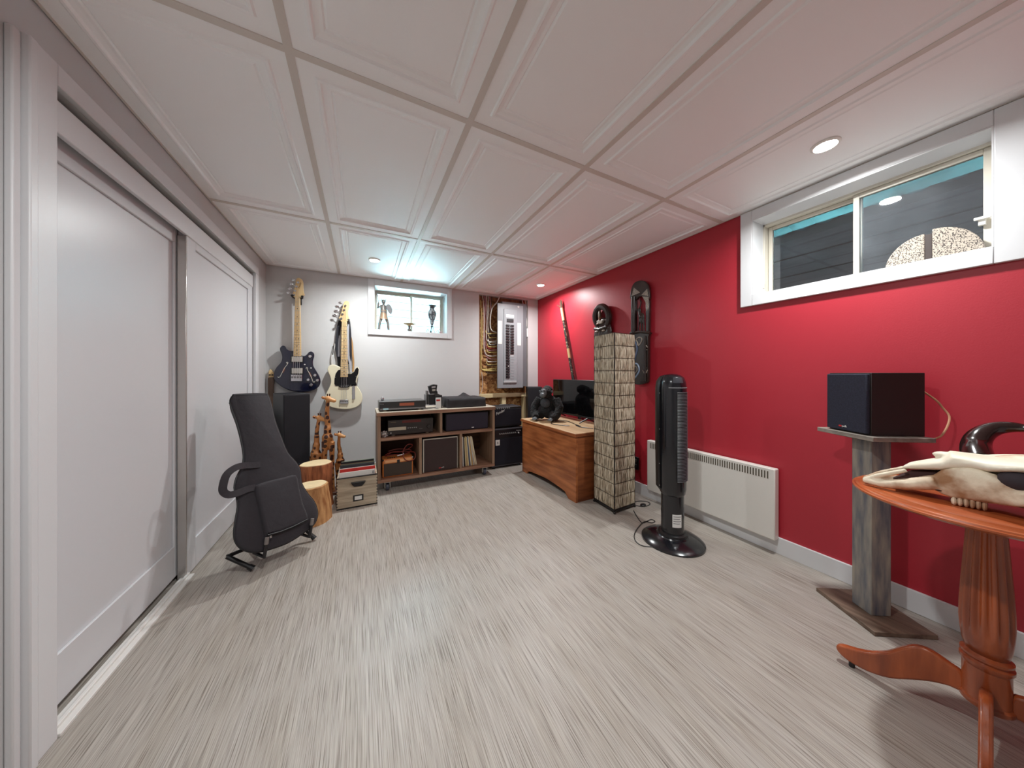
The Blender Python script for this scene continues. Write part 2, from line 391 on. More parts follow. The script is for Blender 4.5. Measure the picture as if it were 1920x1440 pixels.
for x0, x1, y in ((BX0 + .02, 1.37, YF + .026), (1.35, BX1 - .02, YF + .002)):
    z0, z1 = BZ0 + .012, BZ1 - .02
    f = obj('sash', MB().box(x0, x0 + .02, y, y + .02, z0, z1).box(x1 - .02, x1, y, y + .02, z0, z1).box(x0 + .02, x1 - .02, y, y + .02, z0, z0 + .018).box(x0 + .02, x1 - .02, y, y + .02, z1 - .02, z1), m_vinyl, w1, bevel=.002)
    obj('pane', MB().box(x0 + .02, x1 - .02, y + .008, y + .012, z0 + .018, z1 - .02), m_glass, f, smooth=False)

# ---- outside the windows
struct('ground', MB().box(-3, 6, YB + .26, 4.45, 1.30, 1.40), mat('pale_bounce_ground', S(240, 240, 238), .9, var=.06, vscale=40), 'unseen pale ground bouncing daylight in at the back window', smooth=False)  # out of sight; near-white surface added to bounce daylight onto the ceiling
wo = struct('wall_outside', MB().box(-3, 6, 4.40, 4.5, 1.40, 4.2), mat('white_sheathing', S(225, 228, 228), .6), 'white sided wall outside the back window', smooth=False)
m_side = mat('dimmed_white_siding', S(66, 80, 82), .55)  # white boards darkened in colour to offset the boosted sky
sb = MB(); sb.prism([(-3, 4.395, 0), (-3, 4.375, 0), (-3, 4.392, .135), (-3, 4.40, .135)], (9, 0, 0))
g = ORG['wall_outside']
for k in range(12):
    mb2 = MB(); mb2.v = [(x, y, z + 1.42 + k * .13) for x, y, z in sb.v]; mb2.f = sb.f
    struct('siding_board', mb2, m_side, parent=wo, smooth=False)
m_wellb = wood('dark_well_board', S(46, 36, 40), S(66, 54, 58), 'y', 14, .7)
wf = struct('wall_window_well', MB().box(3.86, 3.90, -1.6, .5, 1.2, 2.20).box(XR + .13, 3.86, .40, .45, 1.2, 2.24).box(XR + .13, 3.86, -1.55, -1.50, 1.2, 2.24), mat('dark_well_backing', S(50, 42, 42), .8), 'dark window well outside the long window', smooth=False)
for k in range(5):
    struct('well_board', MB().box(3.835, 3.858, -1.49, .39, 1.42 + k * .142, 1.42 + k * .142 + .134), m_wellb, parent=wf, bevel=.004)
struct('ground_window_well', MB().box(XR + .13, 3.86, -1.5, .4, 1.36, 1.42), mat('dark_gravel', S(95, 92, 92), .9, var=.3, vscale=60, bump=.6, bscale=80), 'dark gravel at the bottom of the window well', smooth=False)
wc = MB(); cols = 60; R1 = []; R2 = []
for i in range(cols + 1):
    y = -1.56 + i * 2.02 / cols; zz = .012 * math.sin(i * 1.6)
    R1.append((XR + .10, y, 2.42 + zz)); R2.append((3.93, y, 2.17 + zz))
wc.add(R1 + R2, [(i, i + 1, cols + 2 + i, cols + 1 + i) for i in range(cols)])
o = obj('window_well_cover', wc, glass('blue_corrugated_plastic', .6, tint=(.010, .022, .022, 1), hcol=(.2, .35, .42, 1), gloss=.08))
tag(o, 'blue-green corrugated plastic cover over the window well outside', 'cover')

# ---- ceiling lights
m_lens = emit('lit_lamp_lens', (1, .93, .84, 1), 30)
m_ring = mat('white_lamp_ring', S(235, 232, 226), .4)
LIGHTS = [(2.715, -.61, 'recessed ceiling light above the long window by the red wall'), (.925, 1.84, 'recessed ceiling light in front of the small back window'),
          (2.705, 1.80, 'recessed ceiling light in the far corner over the chest'), (.925, -.61, 'recessed ceiling light out of view above the closet')]
for x, y, lab in LIGHTS:
    t = thing('recessed_light', lab, 'ceiling light', (x, y, ZC - .006), 'recessed ceiling lights')
    obj('trim_ring', MB().lathe([(.040, 0), (.041, .012), (.050, .012), (.050, .004), (.044, 0)], (x, y, ZC - .004), 40, hollow=True), m_ring, t)
    obj('lens', MB().lathe([(.0005, .001), (.030, .002), (.0398, .004), (.0398, .012), (.0005, .012)], (x, y, ZC - .004), 40), m_lens, t)
    ld = bpy.data.lights.new('lamp_glow', 'AREA'); ld.shape = 'DISK'; ld.size = .078; ld.energy = LAMP_W; ld.color = (.97, 1, 1); ld.spread = math.radians(165)
    lo = bpy.data.objects.new('lamp_glow', ld); COL.objects.link(lo); lo.parent = t; lo.location = (0, 0, -.004)
# ------------------------------------------------------------------ left corner
m_fabric = mat('black_nylon_fabric', S(36, 32, 38), .75, bump=.9, bscale=16, sheen=.15)
m_pipe = mat('black_piping', S(12, 12, 14), .5)
m_maple = wood('maple_neck', S(214, 178, 122), S(232, 202, 152), 'z', 10, .4)
m_pearl = mat('cream_body_lacquer', S(232, 224, 196), .22, coat=.6)
m_navy = mat('blue_black_lacquer', S(10, 15, 40), .1, coat=.8)
m_blackgl = mat('black_gloss', S(14, 14, 18), .15)
m_felt = mat('black_grille_cloth', S(24, 22, 28), .9, bump=.2, bscale=300)
m_white = mat('white_print', S(225, 225, 222), .5)
m_grey = mat('mid_grey_plastic', S(120, 120, 122), .5)

# ---- guitar gig bag leaning on its stand
az, tl = math.radians(38), math.radians(22)
BP = on(510, 1031, 'z', .10)
BN = np.array([math.sin(az) * math.cos(tl), -math.cos(az) * math.cos(tl), math.sin(tl)])   # faces the room
E1 = np.array([math.cos(az), math.sin(az), 0]); E2 = np.cross(BN, E1)
def bagp(u, v, off=0):
    return onp(u, v, BP, BN) + BN * off
px = [(431, 751), (436, 741), (444, 738), (497, 737), (505, 742), (511, 760), (518, 790), (530, 822), (541, 848), (556, 865), (564, 879), (566, 894), (568, 907),
      (578, 924), (591, 940), (597, 958), (596, 972), (588, 986), (566, 1003), (540, 1019), (510, 1030), (485, 1036), (465, 1035), (450, 1028), (441, 1016),
      (438, 1000), (441, 975), (445, 950), (443, 930), (439, 914), (443, 895), (454, 872), (456, 850), (451, 820), (443, 790), (434, 766)]
out = smooth_pts([bagp(u, v) for u, v in px], 3)
def inset(P, d, off):
    n = len(P); R = []
    for i in range(n):
        t = P[(i + 1) % n] - P[i - 1]; t /= np.linalg.norm(t)
        nn = np.cross(BN, t); nn = nn if np.dot(nn, sum(P) / n - P[i]) > 0 or True else -nn
        R.append(P[i] + INS * nn * d + BN * off)
    return R
INS = 1
if np.linalg.norm(sum(inset(out, .01, 0)) / len(out) - out[0]) and np.linalg.norm(inset(out, .02, 0)[10] - inset(out, .02, 0)[70]) > np.linalg.norm(out[10] - out[70]): INS = -1
bag = thing('guitar_gig_bag', 'black padded guitar gig bag standing upright against the closet door', 'guitar bag', tuple(BP))
mb = MB(); mb.rings([inset(out, .045, -.085), inset(out, .030, -.078), inset(out, .012, -.04), inset(out, .002, -.010), inset(out, .006, .001), inset(out, .013, .006)])
obj('body', mb, m_fabric, bag, ang=60)
obj('piping', MB().tube(inset(out, .003, -.006), .0042, 6, closed=True), m_pipe, bag)
obj('piping', MB().tube(inset(out, .032, -.080), .0042, 6, closed=True), m_pipe, bag)
pk = smooth_pts([bagp(u, v) for u, v in [(478, 911), (500, 903), (530, 896), (552, 892), (558, 915), (565, 945), (574, 975), (545, 990), (520, 1000), (500, 1006), (495, 1005), (488, 975), (480, 940), (475, 922)]], 3)
mb = MB(); mb.rings([inset(pk, 0, .003), inset(pk, .001, .016), inset(pk, .006, .023), inset(pk, .016, .026)])
p = obj('pocket', mb, m_fabric, bag, ang=50)
obj('zip', MB().tube([bagp(u, v, .027) for u, v in [(497, 1005), (520, 999), (545, 989), (573, 975)]], .004, 6), m_pipe, p)
obj('zip_pull', MB().tube([bagp(502, 1006, .03), bagp(503, 1010, .028)], .005, 6), m_steel, p)
hp = [(486, 872, .012), (470, 874, .02), (450, 876, .035), (432, 882, .05), (416, 895, .055), (410, 915, .05), (412, 926, .045), (424, 931, .04), (445, 925, .03), (462, 918, .02), (476, 915, .012)]
obj('carry_handle', MB().ribbon(smooth_pts([bagp(u, v, o_) for u, v, o_ in hp], 4, False), .034, .006, nrm=BN), m_fabric, bag)
# folding stand
st = thing('guitar_stand', 'low black folding guitar stand under the gig bag', 'guitar stand', tuple(on(530, 1040, 'z', 0)))
f1, f2 = on(475, 1066, 'z', .012), on(590, 1010, 'z', .012)
b1, b2 = bagp(447, 1030, -.13), bagp(588, 985, -.13)
b1[2], b2[2] = .10, .10
obj('foot_bar', MB().tube([b1, f1], .011, 10), m_black, st); obj('foot_bar', MB().tube([b2, f2], .011, 10), m_black, st)
obj('rubber_foot', MB().tube([f1 * .82 + b1 * .18, f1], [.014, .016], 10), m_black, st); obj('rubber_foot', MB().tube([f2 * .80 + b2 * .2, f2], [.013, .015], 10), m_black, st)
for (u, v) in ((492, 1020), (577, 984)):
    a = bagp(u, v + 12, -.09); b = bagp(u, v + 6, .02); c = bagp(u + 4, v - 4, .022)
    a[2] = b[2] = min(a[2], b[2])
    obj('arm', MB().tube([a, b, c], .009, 8), m_black, st); obj('arm_tip', MB().tube([b * .2 + c * .8, c + (c - b) * .25], .010, 8), mat('grey_rubber', S(120, 112, 108), .6), st)
mid = (b1 + b2) / 2; back = mid + np.array([-.14, .18, -mid[2] + .012])
obj('cross_bar', MB().tube([b1, b2], .010, 8), m_black, st); obj('rear_leg', MB().tube([mid, back], .010, 8), m_black, st)

# ---- tower speakers in both corners
def tower(name, label, cx, cy, ang, w, d, h):
    t = thing(name, label, 'speaker', (cx, cy, 0), 'tower speakers in the back corners')
    a = math.radians(ang); fx = np.array([math.cos(a), math.sin(a), 0]); fn = np.array([math.sin(a), -math.cos(a), 0])
    c = np.array([cx, cy, 0])
    obj('cabinet', MB().obox(c + [0, 0, h / 2], fx * w / 2, fn * d / 2, (0, 0, h / 2)), mat('black_ash_vinyl', S(30, 30, 34), .45), t, bevel=.003)
    obj('grille', MB().obox(c + fn * (d / 2 + .008) + np.array([0, 0, h / 2 + .01]), fx * (w / 2 - .004), fn * .008, (0, 0, h / 2 - .02)), m_felt, t, bevel=.004)
    obj('plinth', MB().obox(c + [0, 0, .012], fx * (w / 2 + .012), fn * (d / 2 + .012), (0, 0, .012)), m_black, t, bevel=.003)
tower('tower_speaker', 'black tower speaker standing behind the gig bag under the dark bass', .245, 2.16, 25, .20, .30, .895)
tower('tower_speaker', 'black tower speaker in the far right corner behind the amplifiers', 2.875, 2.245, -22, .19, .20, .90)

# ---- instrument neck poking up in the corner behind the speaker
t = thing('lute', 'wooden stringed instrument with pale block headstock standing in the left back corner', 'instrument', (.07, 2.40, 0))
q = lambda u, v: on(u, v, 'y', 2.392)
obj('headstock', MB().prism([q(503.5, 696), (q(507, 692)), q(513, 699), q(514, 707), q(503.5, 708)], (0, .022, 0)), m_maple, t, bevel=.003)
n0, n1 = q(508, 708), q(509.5, 790)
obj('neck', MB().box(n0[0] - .024, n0[0] + .022, 2.394, 2.412, .50, n0[2]), wood('dark_walnut_neck', S(70, 52, 42), S(110, 86, 70), 'z', 12, .5), t, bevel=.004)
obj('body', MB().ell((n0[0] + .045, 2.375, .26), (.085, .03, .26)), wood('walnut_bowl', S(80, 50, 32), S(120, 78, 48), 'z', 10, .4), t)
for k in (0, 1): obj('tuning_peg', MB().cyl(q(506 + 5 * k, 703) - np.array([0, .012, 0]), q(506 + 5 * k, 703), .006, seg=8), m_dark, t)

# ---- bass guitars on wall hangers
def bass(name, label, X, Y, yp, body, neck, head, posts, keys, mbody, extra):
    """outlines in crop pixels; X,Y map them to picture pixels; yp is the front of the body"""
    P = lambda x, y, dy=0: on(X + x / 6, Y + y / 6, 'y', yp) + np.array([0, dy, 0])
    base = P(*extra['base'])
    t = thing(name, label, 'bass guitar', tuple(base), 'bass guitars hanging on the back wall')
    obj('body', MB().prism(smooth_pts([P(x, y) for x, y in body], 3), (0, .042, 0)), mbody, t, bevel=.008, seg=3)
    n = obj('neck', MB().prism([P(x, y, -.010) for x, y in neck], (0, .024, 0)), m_maple, t, bevel=.003)
    hd = obj('headstock', MB().prism(smooth_pts([P(x, y, .004) for x, y in head], 2), (0, .014, 0)), m_maple, t, bevel=.002)
    (a, b, c, d) = neck                       # top-left, top-right, bottom-right, bottom-left
    L = 1.0
    for k in range(1, 20):
        s_ = (1 - 2 ** (-k / 12)) / (1 - 2 ** (-20 / 12))
        l = P(a[0] + (d[0] - a[0]) * s_, a[1] + (d[1] - a[1]) * s_, -.0105); r = P(b[0] + (c[0] - b[0]) * s_, b[1] + (c[1] - b[1]) * s_, -.0105)
        obj('fret', MB().tube([l, r], .0012, 4), m_steel, n)
        if k in (3, 5, 7, 9, 12, 15, 17, 19):
            s2 = (1 - 2 ** (-(k - .5) / 12)) / (1 - 2 ** (-20 / 12))
            m = [P((a[0] + (d[0] - a[0]) * s2) * (1 - f) + (b[0] + (c[0] - b[0]) * s2) * f, a[1] + (d[1] - a[1]) * s2, -.0105) for f in ((.3, .7) if k == 12 else (.5,))]
            for w in m: obj('inlay', MB().cyl(w, w + np.array([0, -.001, 0]), .004, seg=8), m_dark, n)
    for (x, y), (kx, ky) in zip(posts, keys):
        w = P(x, y); o_ = obj('tuner', MB().cyl(w + np.array([0, .006, 0]), w - np.array([0, .012, 0]), .0065, seg=10).cyl(w + np.array([0, .004, 0]), w + np.array([0, .0, 0]), .011, seg=12), m_chrome, t)
        z = P(kx, ky, .020)
        obj('tuner_key', MB().tube([w + np.array([0, .02, 0]), z], .003, 6).ell(z + np.array([-.006, 0, .002]), (.016, .004, .013), seg=10, nr=6), m_chrome, o_)
    br = extra['bridge']
    for k in range(4):
        f = (k + .5) / 4
        top = P(a[0] + (b[0] - a[0]) * f, a[1], -.014); bot = P(br[0] + (br[1] - br[0]) * (.12 + .76 * f), br[2] + 20, -.020)
        obj('string', MB().tube([top, bot], .0011, 5), m_steel, t)
        pp = P(*posts[k], -.004); obj('string', MB().tube([pp, top], .0009, 5), m_steel, t)
    m = obj('bridge', MB().prism([P(br[0], br[2]), P(br[1], br[2]), P(br[1], br[3]), P(br[0], br[3])], (0, -.010, 0)), m_chrome, t, bevel=.002)
    for k in range(4):
        f = (k + .5) / 4; x = br[0] + (br[1] - br[0]) * f; w = P(x, (br[2] + br[3]) / 2 - 5, -.014)
        obj('saddle', MB().box(w[0] - .007, w[0] + .007, w[1] - .006, w[1] + .004, w[2] - .008, w[2] + .012), mat('saddle_steel', S(150, 150, 150), .3, 1), m, bevel=.001)
    return t, P
body1 = [(150, 850), (175, 828), (205, 835), (225, 865), (255, 884), (300, 888), (345, 915), (388, 938), (430, 942), (455, 922), (475, 900), (505, 894), (530, 915), (533, 950), (520, 1000), (524, 1055), (555, 1110), (590, 1170),
         (605, 1230), (588, 1285), (540, 1325), (470, 1346), (380, 1352), (280, 1340), (180, 1300), (110, 1245), (78, 1190), (80, 1130), (110, 1070), (155, 1020), (172, 970), (165, 920), (148, 880)]
t1, P1 = bass('bass_guitar', 'dark blue-black semi-hollow bass guitar with maple neck on the back wall', 500, 510, 2.345, body1,
              [(320, 285), (376, 285), (389, 946), (300, 946)],
              [(288, 264), (304, 205), (320, 150), (328, 90), (345, 66), (375, 70), (400, 90), (411, 125), (411, 175), (418, 230), (428, 262), (402, 263), (378, 285), (318, 285)],
              [(305, 258), (318, 210), (335, 163), (352, 117)], [(245, 228), (262, 182), (278, 130), (300, 84)], m_navy, dict(base=(340, 1352), bridge=(275, 400, 1155, 1228)))
def rect(P, x0, y0, x1, y1, d0, d1): return MB().prism([P(x0, y0, d0), P(x1, y0, d0), P(x1, y1, d0), P(x0, y1, d0)], (0, d1 - d0, 0))
for y0, y1 in ((952, 1012), (1082, 1144)):
    obj('pickup', rect(P1, 283, y0, 405, y1, 0, -.012), mat('satin_pickup_cover', S(214, 210, 200), .25, .6), t1, bevel=.003)
    obj('pickup_ring', rect(P1, 272, y0 - 6, 414, y1 + 6, 0, -.004), m_black, t1, bevel=.001)
m_ivory = mat('ivory_binding', S(225, 220, 205), .4)
for pts in ([(232, 1030), (222, 1016), (240, 1018), (232, 1040), (205, 1075), (170, 1140), (150, 1178), (132, 1188), (128, 1176)], [(445, 1092), (446, 1074), (462, 1080), (458, 1098), (478, 1135), (505, 1190), (520, 1230), (535, 1240), (543, 1228)]):
    f = obj('f_hole', MB().tube(smooth_pts([P1(x, y, -.0012) for x, y in pts], 3, False), .0042, 6, flat=.5), m_ivory, t1)
    mx, my = pts[5] if pts[0][0] < 300 else pts[6]
    c = (192, 1105) if pts[0][0] < 300 else (492, 1158)
    sg = 1 if pts[0][0] < 300 else -1
    obj('diamond_cutout', MB().prism([P1(c[0] + sg * 8, c[1] - 36), P1(c[0] + 17, c[1] - sg * 10), P1(c[0] - sg * 8, c[1] + 36), P1(c[0] - 17, c[1] + sg * 10)], (0, -.0012, 0)), mat('brown_cutout', S(110, 62, 50), .6), f, smooth=False)
for x, y, r in ((490, 950, .014), (545, 1162, .014), (572, 1218, .014), (468, 1213, .013), (502, 1270, .014)):
    w = P1(x, y); obj('knob', MB().lathe([(r, 0), (r * .95, .012), (r * .8, .014)], (0, 0, 0), 14), m_chrome, t1)
    k = bpy.data.objects[-1] if False else [c for c in t1.children if c.name.startswith('knob')][-1]
    k.rotation_euler = (math.pi / 2, 0, 0); k.location = tuple(w - np.array(ORG[t1.name]) ); k.data.transform(Matrix.Translation(Vector(ORG[t1.name])))
for x, y in ((430, 1040), (500, 1080)):
    w = P1(x, y); obj('switch', MB().cyl(w, w - np.array([0, .014, 0]), .006, seg=8), m_white, t1)
w = P1(372, 150, .0035); text('headstock_logo', 'Fender', .022, mat('brown_print', S(92, 52, 22), .5), [c for c in t1.children if c.name.startswith('headstock')][0], tuple(w), (.25, 0, 1), (-1, 0, .25), .0004, .3)
obj('strap_button', MB().cyl(P1(225, 838), P1(225, 828), .004, seg=8), m_steel, t1)
obj('strap_button', MB().cyl(P1(345, 1352, .02), P1(347, 1366, .02), .006, seg=8), m_steel, t1)

body2 = [(145, 845), (162, 815), (200, 802), (245, 810), (290, 832), (330, 862), (372, 898), (410, 902), (440, 880), (458, 842), (480, 826), (500, 850), (496, 910), (476, 980), (472, 1030), (502, 1078), (530, 1130),
         (538, 1190), (515, 1245), (460, 1284), (380, 1303), (270, 1300), (170, 1275), (125, 1235), (112, 1180), (132, 1120), (168, 1050), (182, 990), (172, 935), (150, 885)]
t2, P2 = bass('bass_guitar', 'cream single-cutaway bass guitar with black pickguard on the back wall', 590, 550, 2.345, body2,
              [(303, 318), (364, 318), (373, 942), (290, 942)],
              [(268, 292), (285, 255), (305, 200), (318, 140), (330, 98), (350, 85), (378, 88), (390, 110), (386, 160), (374, 200), (376, 245), (388, 288), (366, 316), (302, 316)],
              [(300, 283), (312, 235), (330, 187), (345, 140)], [(240, 245), (262, 200), (278, 155), (292, 105)], m_pearl, dict(base=(330, 1303), bridge=(283, 380, 1196, 1240)))
pg = [(290, 856), (262, 866), (236, 905), (224, 960), (222, 1015), (230, 1042), (290, 1043), (330, 1028), (380, 1036), (400, 1042), (440, 1042), (476, 1036), (462, 992), (470, 945), (490, 900), (496, 856), (479, 829), (462, 846), (442, 884), (410, 906), (372, 902)]
obj('pickguard', MB().prism([P2(x, y) for x, y in pg], (0, -.003, 0)), m_blackgl, t2, smooth=False)
mb = MB(); c0 = P2(333, 1045)
pu = [c0 + np.array([.050 * math.copysign(abs(math.cos(q)) ** .6, math.cos(q)), 0, .014 * math.sin(q)]) for q in np.linspace(0, 2 * math.pi, 24, endpoint=False)]
obj('pickup', mb.prism(pu, (0, -.012, 0)), m_black, t2, bevel=.002)
for k in range(4): w = P2(300 + k * 22, 1045, -.012); obj('pole_piece', MB().cyl(w, w - np.array([0, .002, 0]), .0045, seg=8), m_steel, t2)
obj('control_plate', rect(P2, 421, 1026, 455, 1190, 0, -.003), m_chrome, t2, bevel=.004)
for x, y in ((437, 1050), (437, 1082), (437, 1168)):
    w = P2(x, y, -.003); obj('knob', MB().cyl(w, w - np.array([0, .016, 0]), .0115, .010, 14), m_chrome if y > 1060 else m_steel, t2)
for x, y in ((233, 945), (466, 935), (234, 1034), (474, 838), (472, 1034), (404, 1034)): w = P2(x, y, -.003); obj('screw', MB().cyl(w, w - np.array([0, .001, 0]), .0035, seg=8), m_steel, t2)

def hanger(P, x, y, label):
    w = P(x, y); c = np.array([w[0], YB, w[2]])
    t = thing('guitar_hanger', label, 'wall hanger', tuple(c), 'guitar hangers on the back wall')
    obj('wall_block', MB().box(c[0] - .025, c[0] + .025, YB - .022, YB - .0005, c[2] - .06, c[2] + .04), m_black, t, bevel=.004)
    obj('stem', MB().tube([c + np.array([0, -.02, 0]), (w[0], 2.375, w[2] - .004)], .007, 8), m_steel, t)
    for s_ in (-1, 1):
        obj('prong', MB().tube(smooth_pts([(w[0], 2.376, w[2] - .006), (w[0] + s_ * .028, 2.375, w[2] - .004), (w[0] + s_ * .040, 2.35, w[2]), (w[0] + s_ * .040, 2.325, w[2] + .008)], 4, False), [.008] * 12 + [.012], 8), m_black, t)
hanger(P1, 347, 284, 'black padded wall hanger holding the dark bass guitar')
hanger(P2, 333, 308, 'black padded wall hanger holding the cream bass guitar')

# ---- straps behind the cream bass
t = thing('guitar_strap', 'black and grey guitar strap with tan tail draped behind the cream bass', 'strap', tuple(P2(330, 880, .05)))
Q = lambda x, y, d=.05: P2(x, y, d)
m_bstrap = mat('navy_black_strap', S(24, 24, 34), .7); m_gstrap = mat('silver_grey_strap', S(165, 168, 178), .6); m_tan = mat('tan_leather_strap', S(176, 134, 84), .6)
for pts, w, m, n_ in (([(285, 305), (268, 380), (255, 470), (248, 560), (255, 650), (270, 740), (275, 830)], .034, m_bstrap, 'band'), ([(378, 305), (388, 400), (395, 520), (398, 640), (392, 740), (384, 790)], .030, m_bstrap, 'band'),
                      ([(280, 470), (272, 560), (270, 650), (268, 710)], .018, m_gstrap, 'band'), ([(375, 340), (372, 460), (375, 560), (378, 700), (400, 800), (408, 890)], .020, m_gstrap, 'band'),
                      ([(222, 560), (205, 640), (190, 720), (195, 800)], .016, mat('white_strap_tail', S(205, 203, 200), .6), 'band'), ([(402, 480), (420, 560), (428, 680), (436, 780), (430, 880)], .016, m_tan, 'tail'), ([(214, 560), (204, 640), (196, 690)], .008, m_tan, 'tail'), ([(255, 720), (280, 735), (300, 730)], .012, m_tan, 'tail')):
    obj(n_, MB().ribbon(smooth_pts([Q(x, y, .05 if m is m_bstrap else .045 if m is m_gstrap else .052) for x, y in pts], 3, False), w, .004, (1, 0, 0)), m, t)

# ---- two stump stools
m_bark = wood('reddish_bark', S(112, 58, 30), S(178, 108, 66), 'z', 16, .7, k=6, bump=.6)
m_bark2 = wood('tan_stripped_log', S(150, 96, 52), S(216, 168, 112), 'z', 12, .6, k=5, bump=.4)
m_cut = mat('cut_wood_face', S(222, 200, 158), .7, var=.08, vscale=20)
def stump(label, cx, cy, h, prof, bark, nz):
    t = thing('stump_stool', label, 'stump', (cx, cy, 0), 'log stools beside the gig bag')
    rnd = random.Random(nz); ph = [rnd.uniform(0, 6) for _ in range(4)]
    def ring(r, z, k=1): return [(cx + r * (1 + k * (.05 * math.sin(2 * q + ph[0]) + .04 * math.sin(3 * q + ph[1]) + .02 * math.sin(7 * q + ph[2]))) * math.cos(q),
                             cy + r * (1 + k * (.05 * math.sin(2 * q + ph[0]) + .04 * math.sin(3 * q + ph[1]) + .02 * math.sin(7 * q + ph[2]))) * math.sin(q), z) for q in np.linspace(0, 2 * math.pi, 36, endpoint=False)]
    obj('bark', MB().rings([ring(r, z) for r, z in prof]), bark, t)
    r, z = prof[-1]
    obj('cut_face', MB().rings([ring(r - .005, z), ring(r - .006, z + .004)]), m_cut, t)
stump('taller reddish-brown log stool with pale top behind the gig bag', .488, 1.70, .35, [(.118, 0), (.112, .05), (.108, .2), (.110, .33), (.106, .345)], m_bark, 3)
stump('shorter tan log stool in front of the taller log', .490, 1.42, .26, [(.125, 0), (.122, .04), (.118, .12), (.105, .20), (.100, .258), (.096, .262)], m_bark2, 8)

# ---- giraffe family carving
def giraffe_mat():
    m = bpy.data.materials.new('spotted_giraffe_wood'); m.use_nodes = True
    N = m.node_tree.nodes; L = m.node_tree.links; p = N['Principled BSDF']; p.inputs['Roughness'].default_value = .35
    tc = N.new('ShaderNodeTexCoord'); v = N.new('ShaderNodeTexVoronoi'); v.inputs['Scale'].default_value = 24; v.inputs['Randomness'].default_value = .6
    cr = N.new('ShaderNodeValToRGB'); e = cr.color_ramp.elements; e[0].position = .40; e[0].color = S(58, 28, 17); e[1].position = .46; e[1].color = S(176, 116, 66)
    L.new(tc.outputs['Object'], v.inputs['Vector']); L.new(v.outputs['Distance'], cr.inputs[0]); L.new(cr.outputs[0], p.inputs['Base Color']); return m
m_gir = giraffe_mat(); m_gface = mat('pale_carved_wood', S(206, 148, 92), .4)
gy = 1.93
gf = thing('giraffe_carving', 'carved wooden giraffe family of three on one base beside the crate', 'sculpture', (.57, gy, 0))
obj('base', MB().box(.455, .735, gy - .06, gy + .10, 0, .028), wood('dark_base_wood', S(60, 30, 18), S(90, 48, 28), 'x', 10, .35), gf, bevel=.006)
def giraffe(u_head, v_head, u_sh, v_sh, legs, y, r, face):
    G = lambda u, v: on(u, v, 'y', y)
    mb = MB(); hd, sh = G(u_head, v_head), G(u_sh, v_sh)
    mb.tube(smooth_pts([hd + np.array([0, .0, -.01]), hd * .62 + sh * .38 + np.array([-.006, 0, 0]), hd * .3 + sh * .7, sh, sh + np.array([.0, .03, -.10])], 4, False), [r * .58] * 3 + [r * .66] * 3 + [r * .82] * 3 + [r * 1.1] * 3 + [r * 1.6] * 3 + [r * 1.5, r * 1.2], 12)
    mb.ell(sh + np.array([.0, .03, -.06]), (r * 1.75, r * 2.1, r * 2.6))
    for (u0, v0, u1, v1, yy) in legs:
        a, b = on(u0, v0, 'y', y + yy), on(u1, v1, 'y', y + yy); b[2] = .02
        mb.tube([a, a * .5 + b * .5, b], [r * .95, r * .62, r * .66], 10)
    g = obj('giraffe', mb, m_gir, gf, remesh=.0045, smooth_it=4)
    f = MB(); n = np.array([face * .038, -.010, -.014]) * r / .022
    f.ell(hd + np.array([0, 0, .004]), (r * .95, r * .85, r * .9), seg=12, nr=8).tube([hd, hd + n * .55, hd + n], [r * .88, r * .74, r * .64], 10).ell(hd + n, (r * .72, r * .66, r * .64), seg=10, nr=6)
    hh = obj('head', f, m_gface, g, remesh=.004, smooth_it=3)
    for s_ in (-1, 1):
        obj('ear', MB().ell(hd + np.array([-face * r * 1.25, s_ * r * .7, r * .45]), (r * .62, r * .22, r * .42), Matrix.Rotation(.55, 3, 'Y'), 10, 6), m_gir, hh)
        a = hd + np.array([face * .004 + s_ * .007, 0, r * .6]); obj('horn', MB().tube([a, a + np.array([s_ * .002, 0, r * 1.1])], [r * .16, r * .22], 6), mat('dark_horn_tip', S(70, 36, 22), .5), hh)
giraffe(615, 748, 614, 818, [(609, 828, 608, 928, 0.0), (622, 828, 624, 920, .0)], gy, .027, 1)
giraffe(598, 784, 592, 848, [(586, 855, 588, 935, .02), (599, 850, 602, 935, -.02)], gy + .02, .0255, 1)
giraffe(636, 816, 638, 862, [(632, 868, 633, 925, .0), (645, 868, 646, 925, .0)], gy + .05, .0225, 1)

# ---- record crate
m_crate = wood('washed_grey_pine', S(150, 136, 116), S(190, 176, 154), 'x', 18, .7)
cr = thing('record_crate', 'weathered wooden crate with black handle full of record sleeves', 'crate', (.79, 1.69, 0))
cx0, cx1, cyf, cyb, ch = .644, .934, 1.52, 1.86, .245
obj('front_panel', MB().box(cx0, cx1, cyf, cyf + .014, .008, ch), m_crate, cr, bevel=.002); obj('back_panel', MB().box(cx0, cx1, cyb - .014, cyb, .008, ch), m_crate, cr, bevel=.002)
obj('side_panel', MB().box(cx0, cx0 + .012, cyf + .014, cyb - .014, .008, ch), m_crate, cr, bevel=.002); obj('side_panel', MB().box(cx1 - .012, cx1, cyf + .014, cyb - .014, .008, ch), m_crate, cr, bevel=.002)
obj('bottom_panel', MB().box(cx0 + .012, cx1 - .012, cyf + .014, cyb - .014, 0, .012), m_crate, cr)
obj('edge_band', MB().box(cx0 - .001, cx1 + .001, cyf - .002, cyf + .014, ch - .004, ch + .002), m_black, cr)
obj('edge_band', MB().box(cx0 - .001, cx1 + .001, cyf - .002, cyf + .014, 0, .007), m_black, cr)
for s_ in range(9):
    z = .02 + s_ * .024
    for x in (cx0 - .0006, cx1 - .0054): obj('finger_joint', MB().box(x, x + .006, cyf - .0006, cyf + .006, z, z + .010), m_dark, cr, smooth=False)
hx, hz = .795, .185
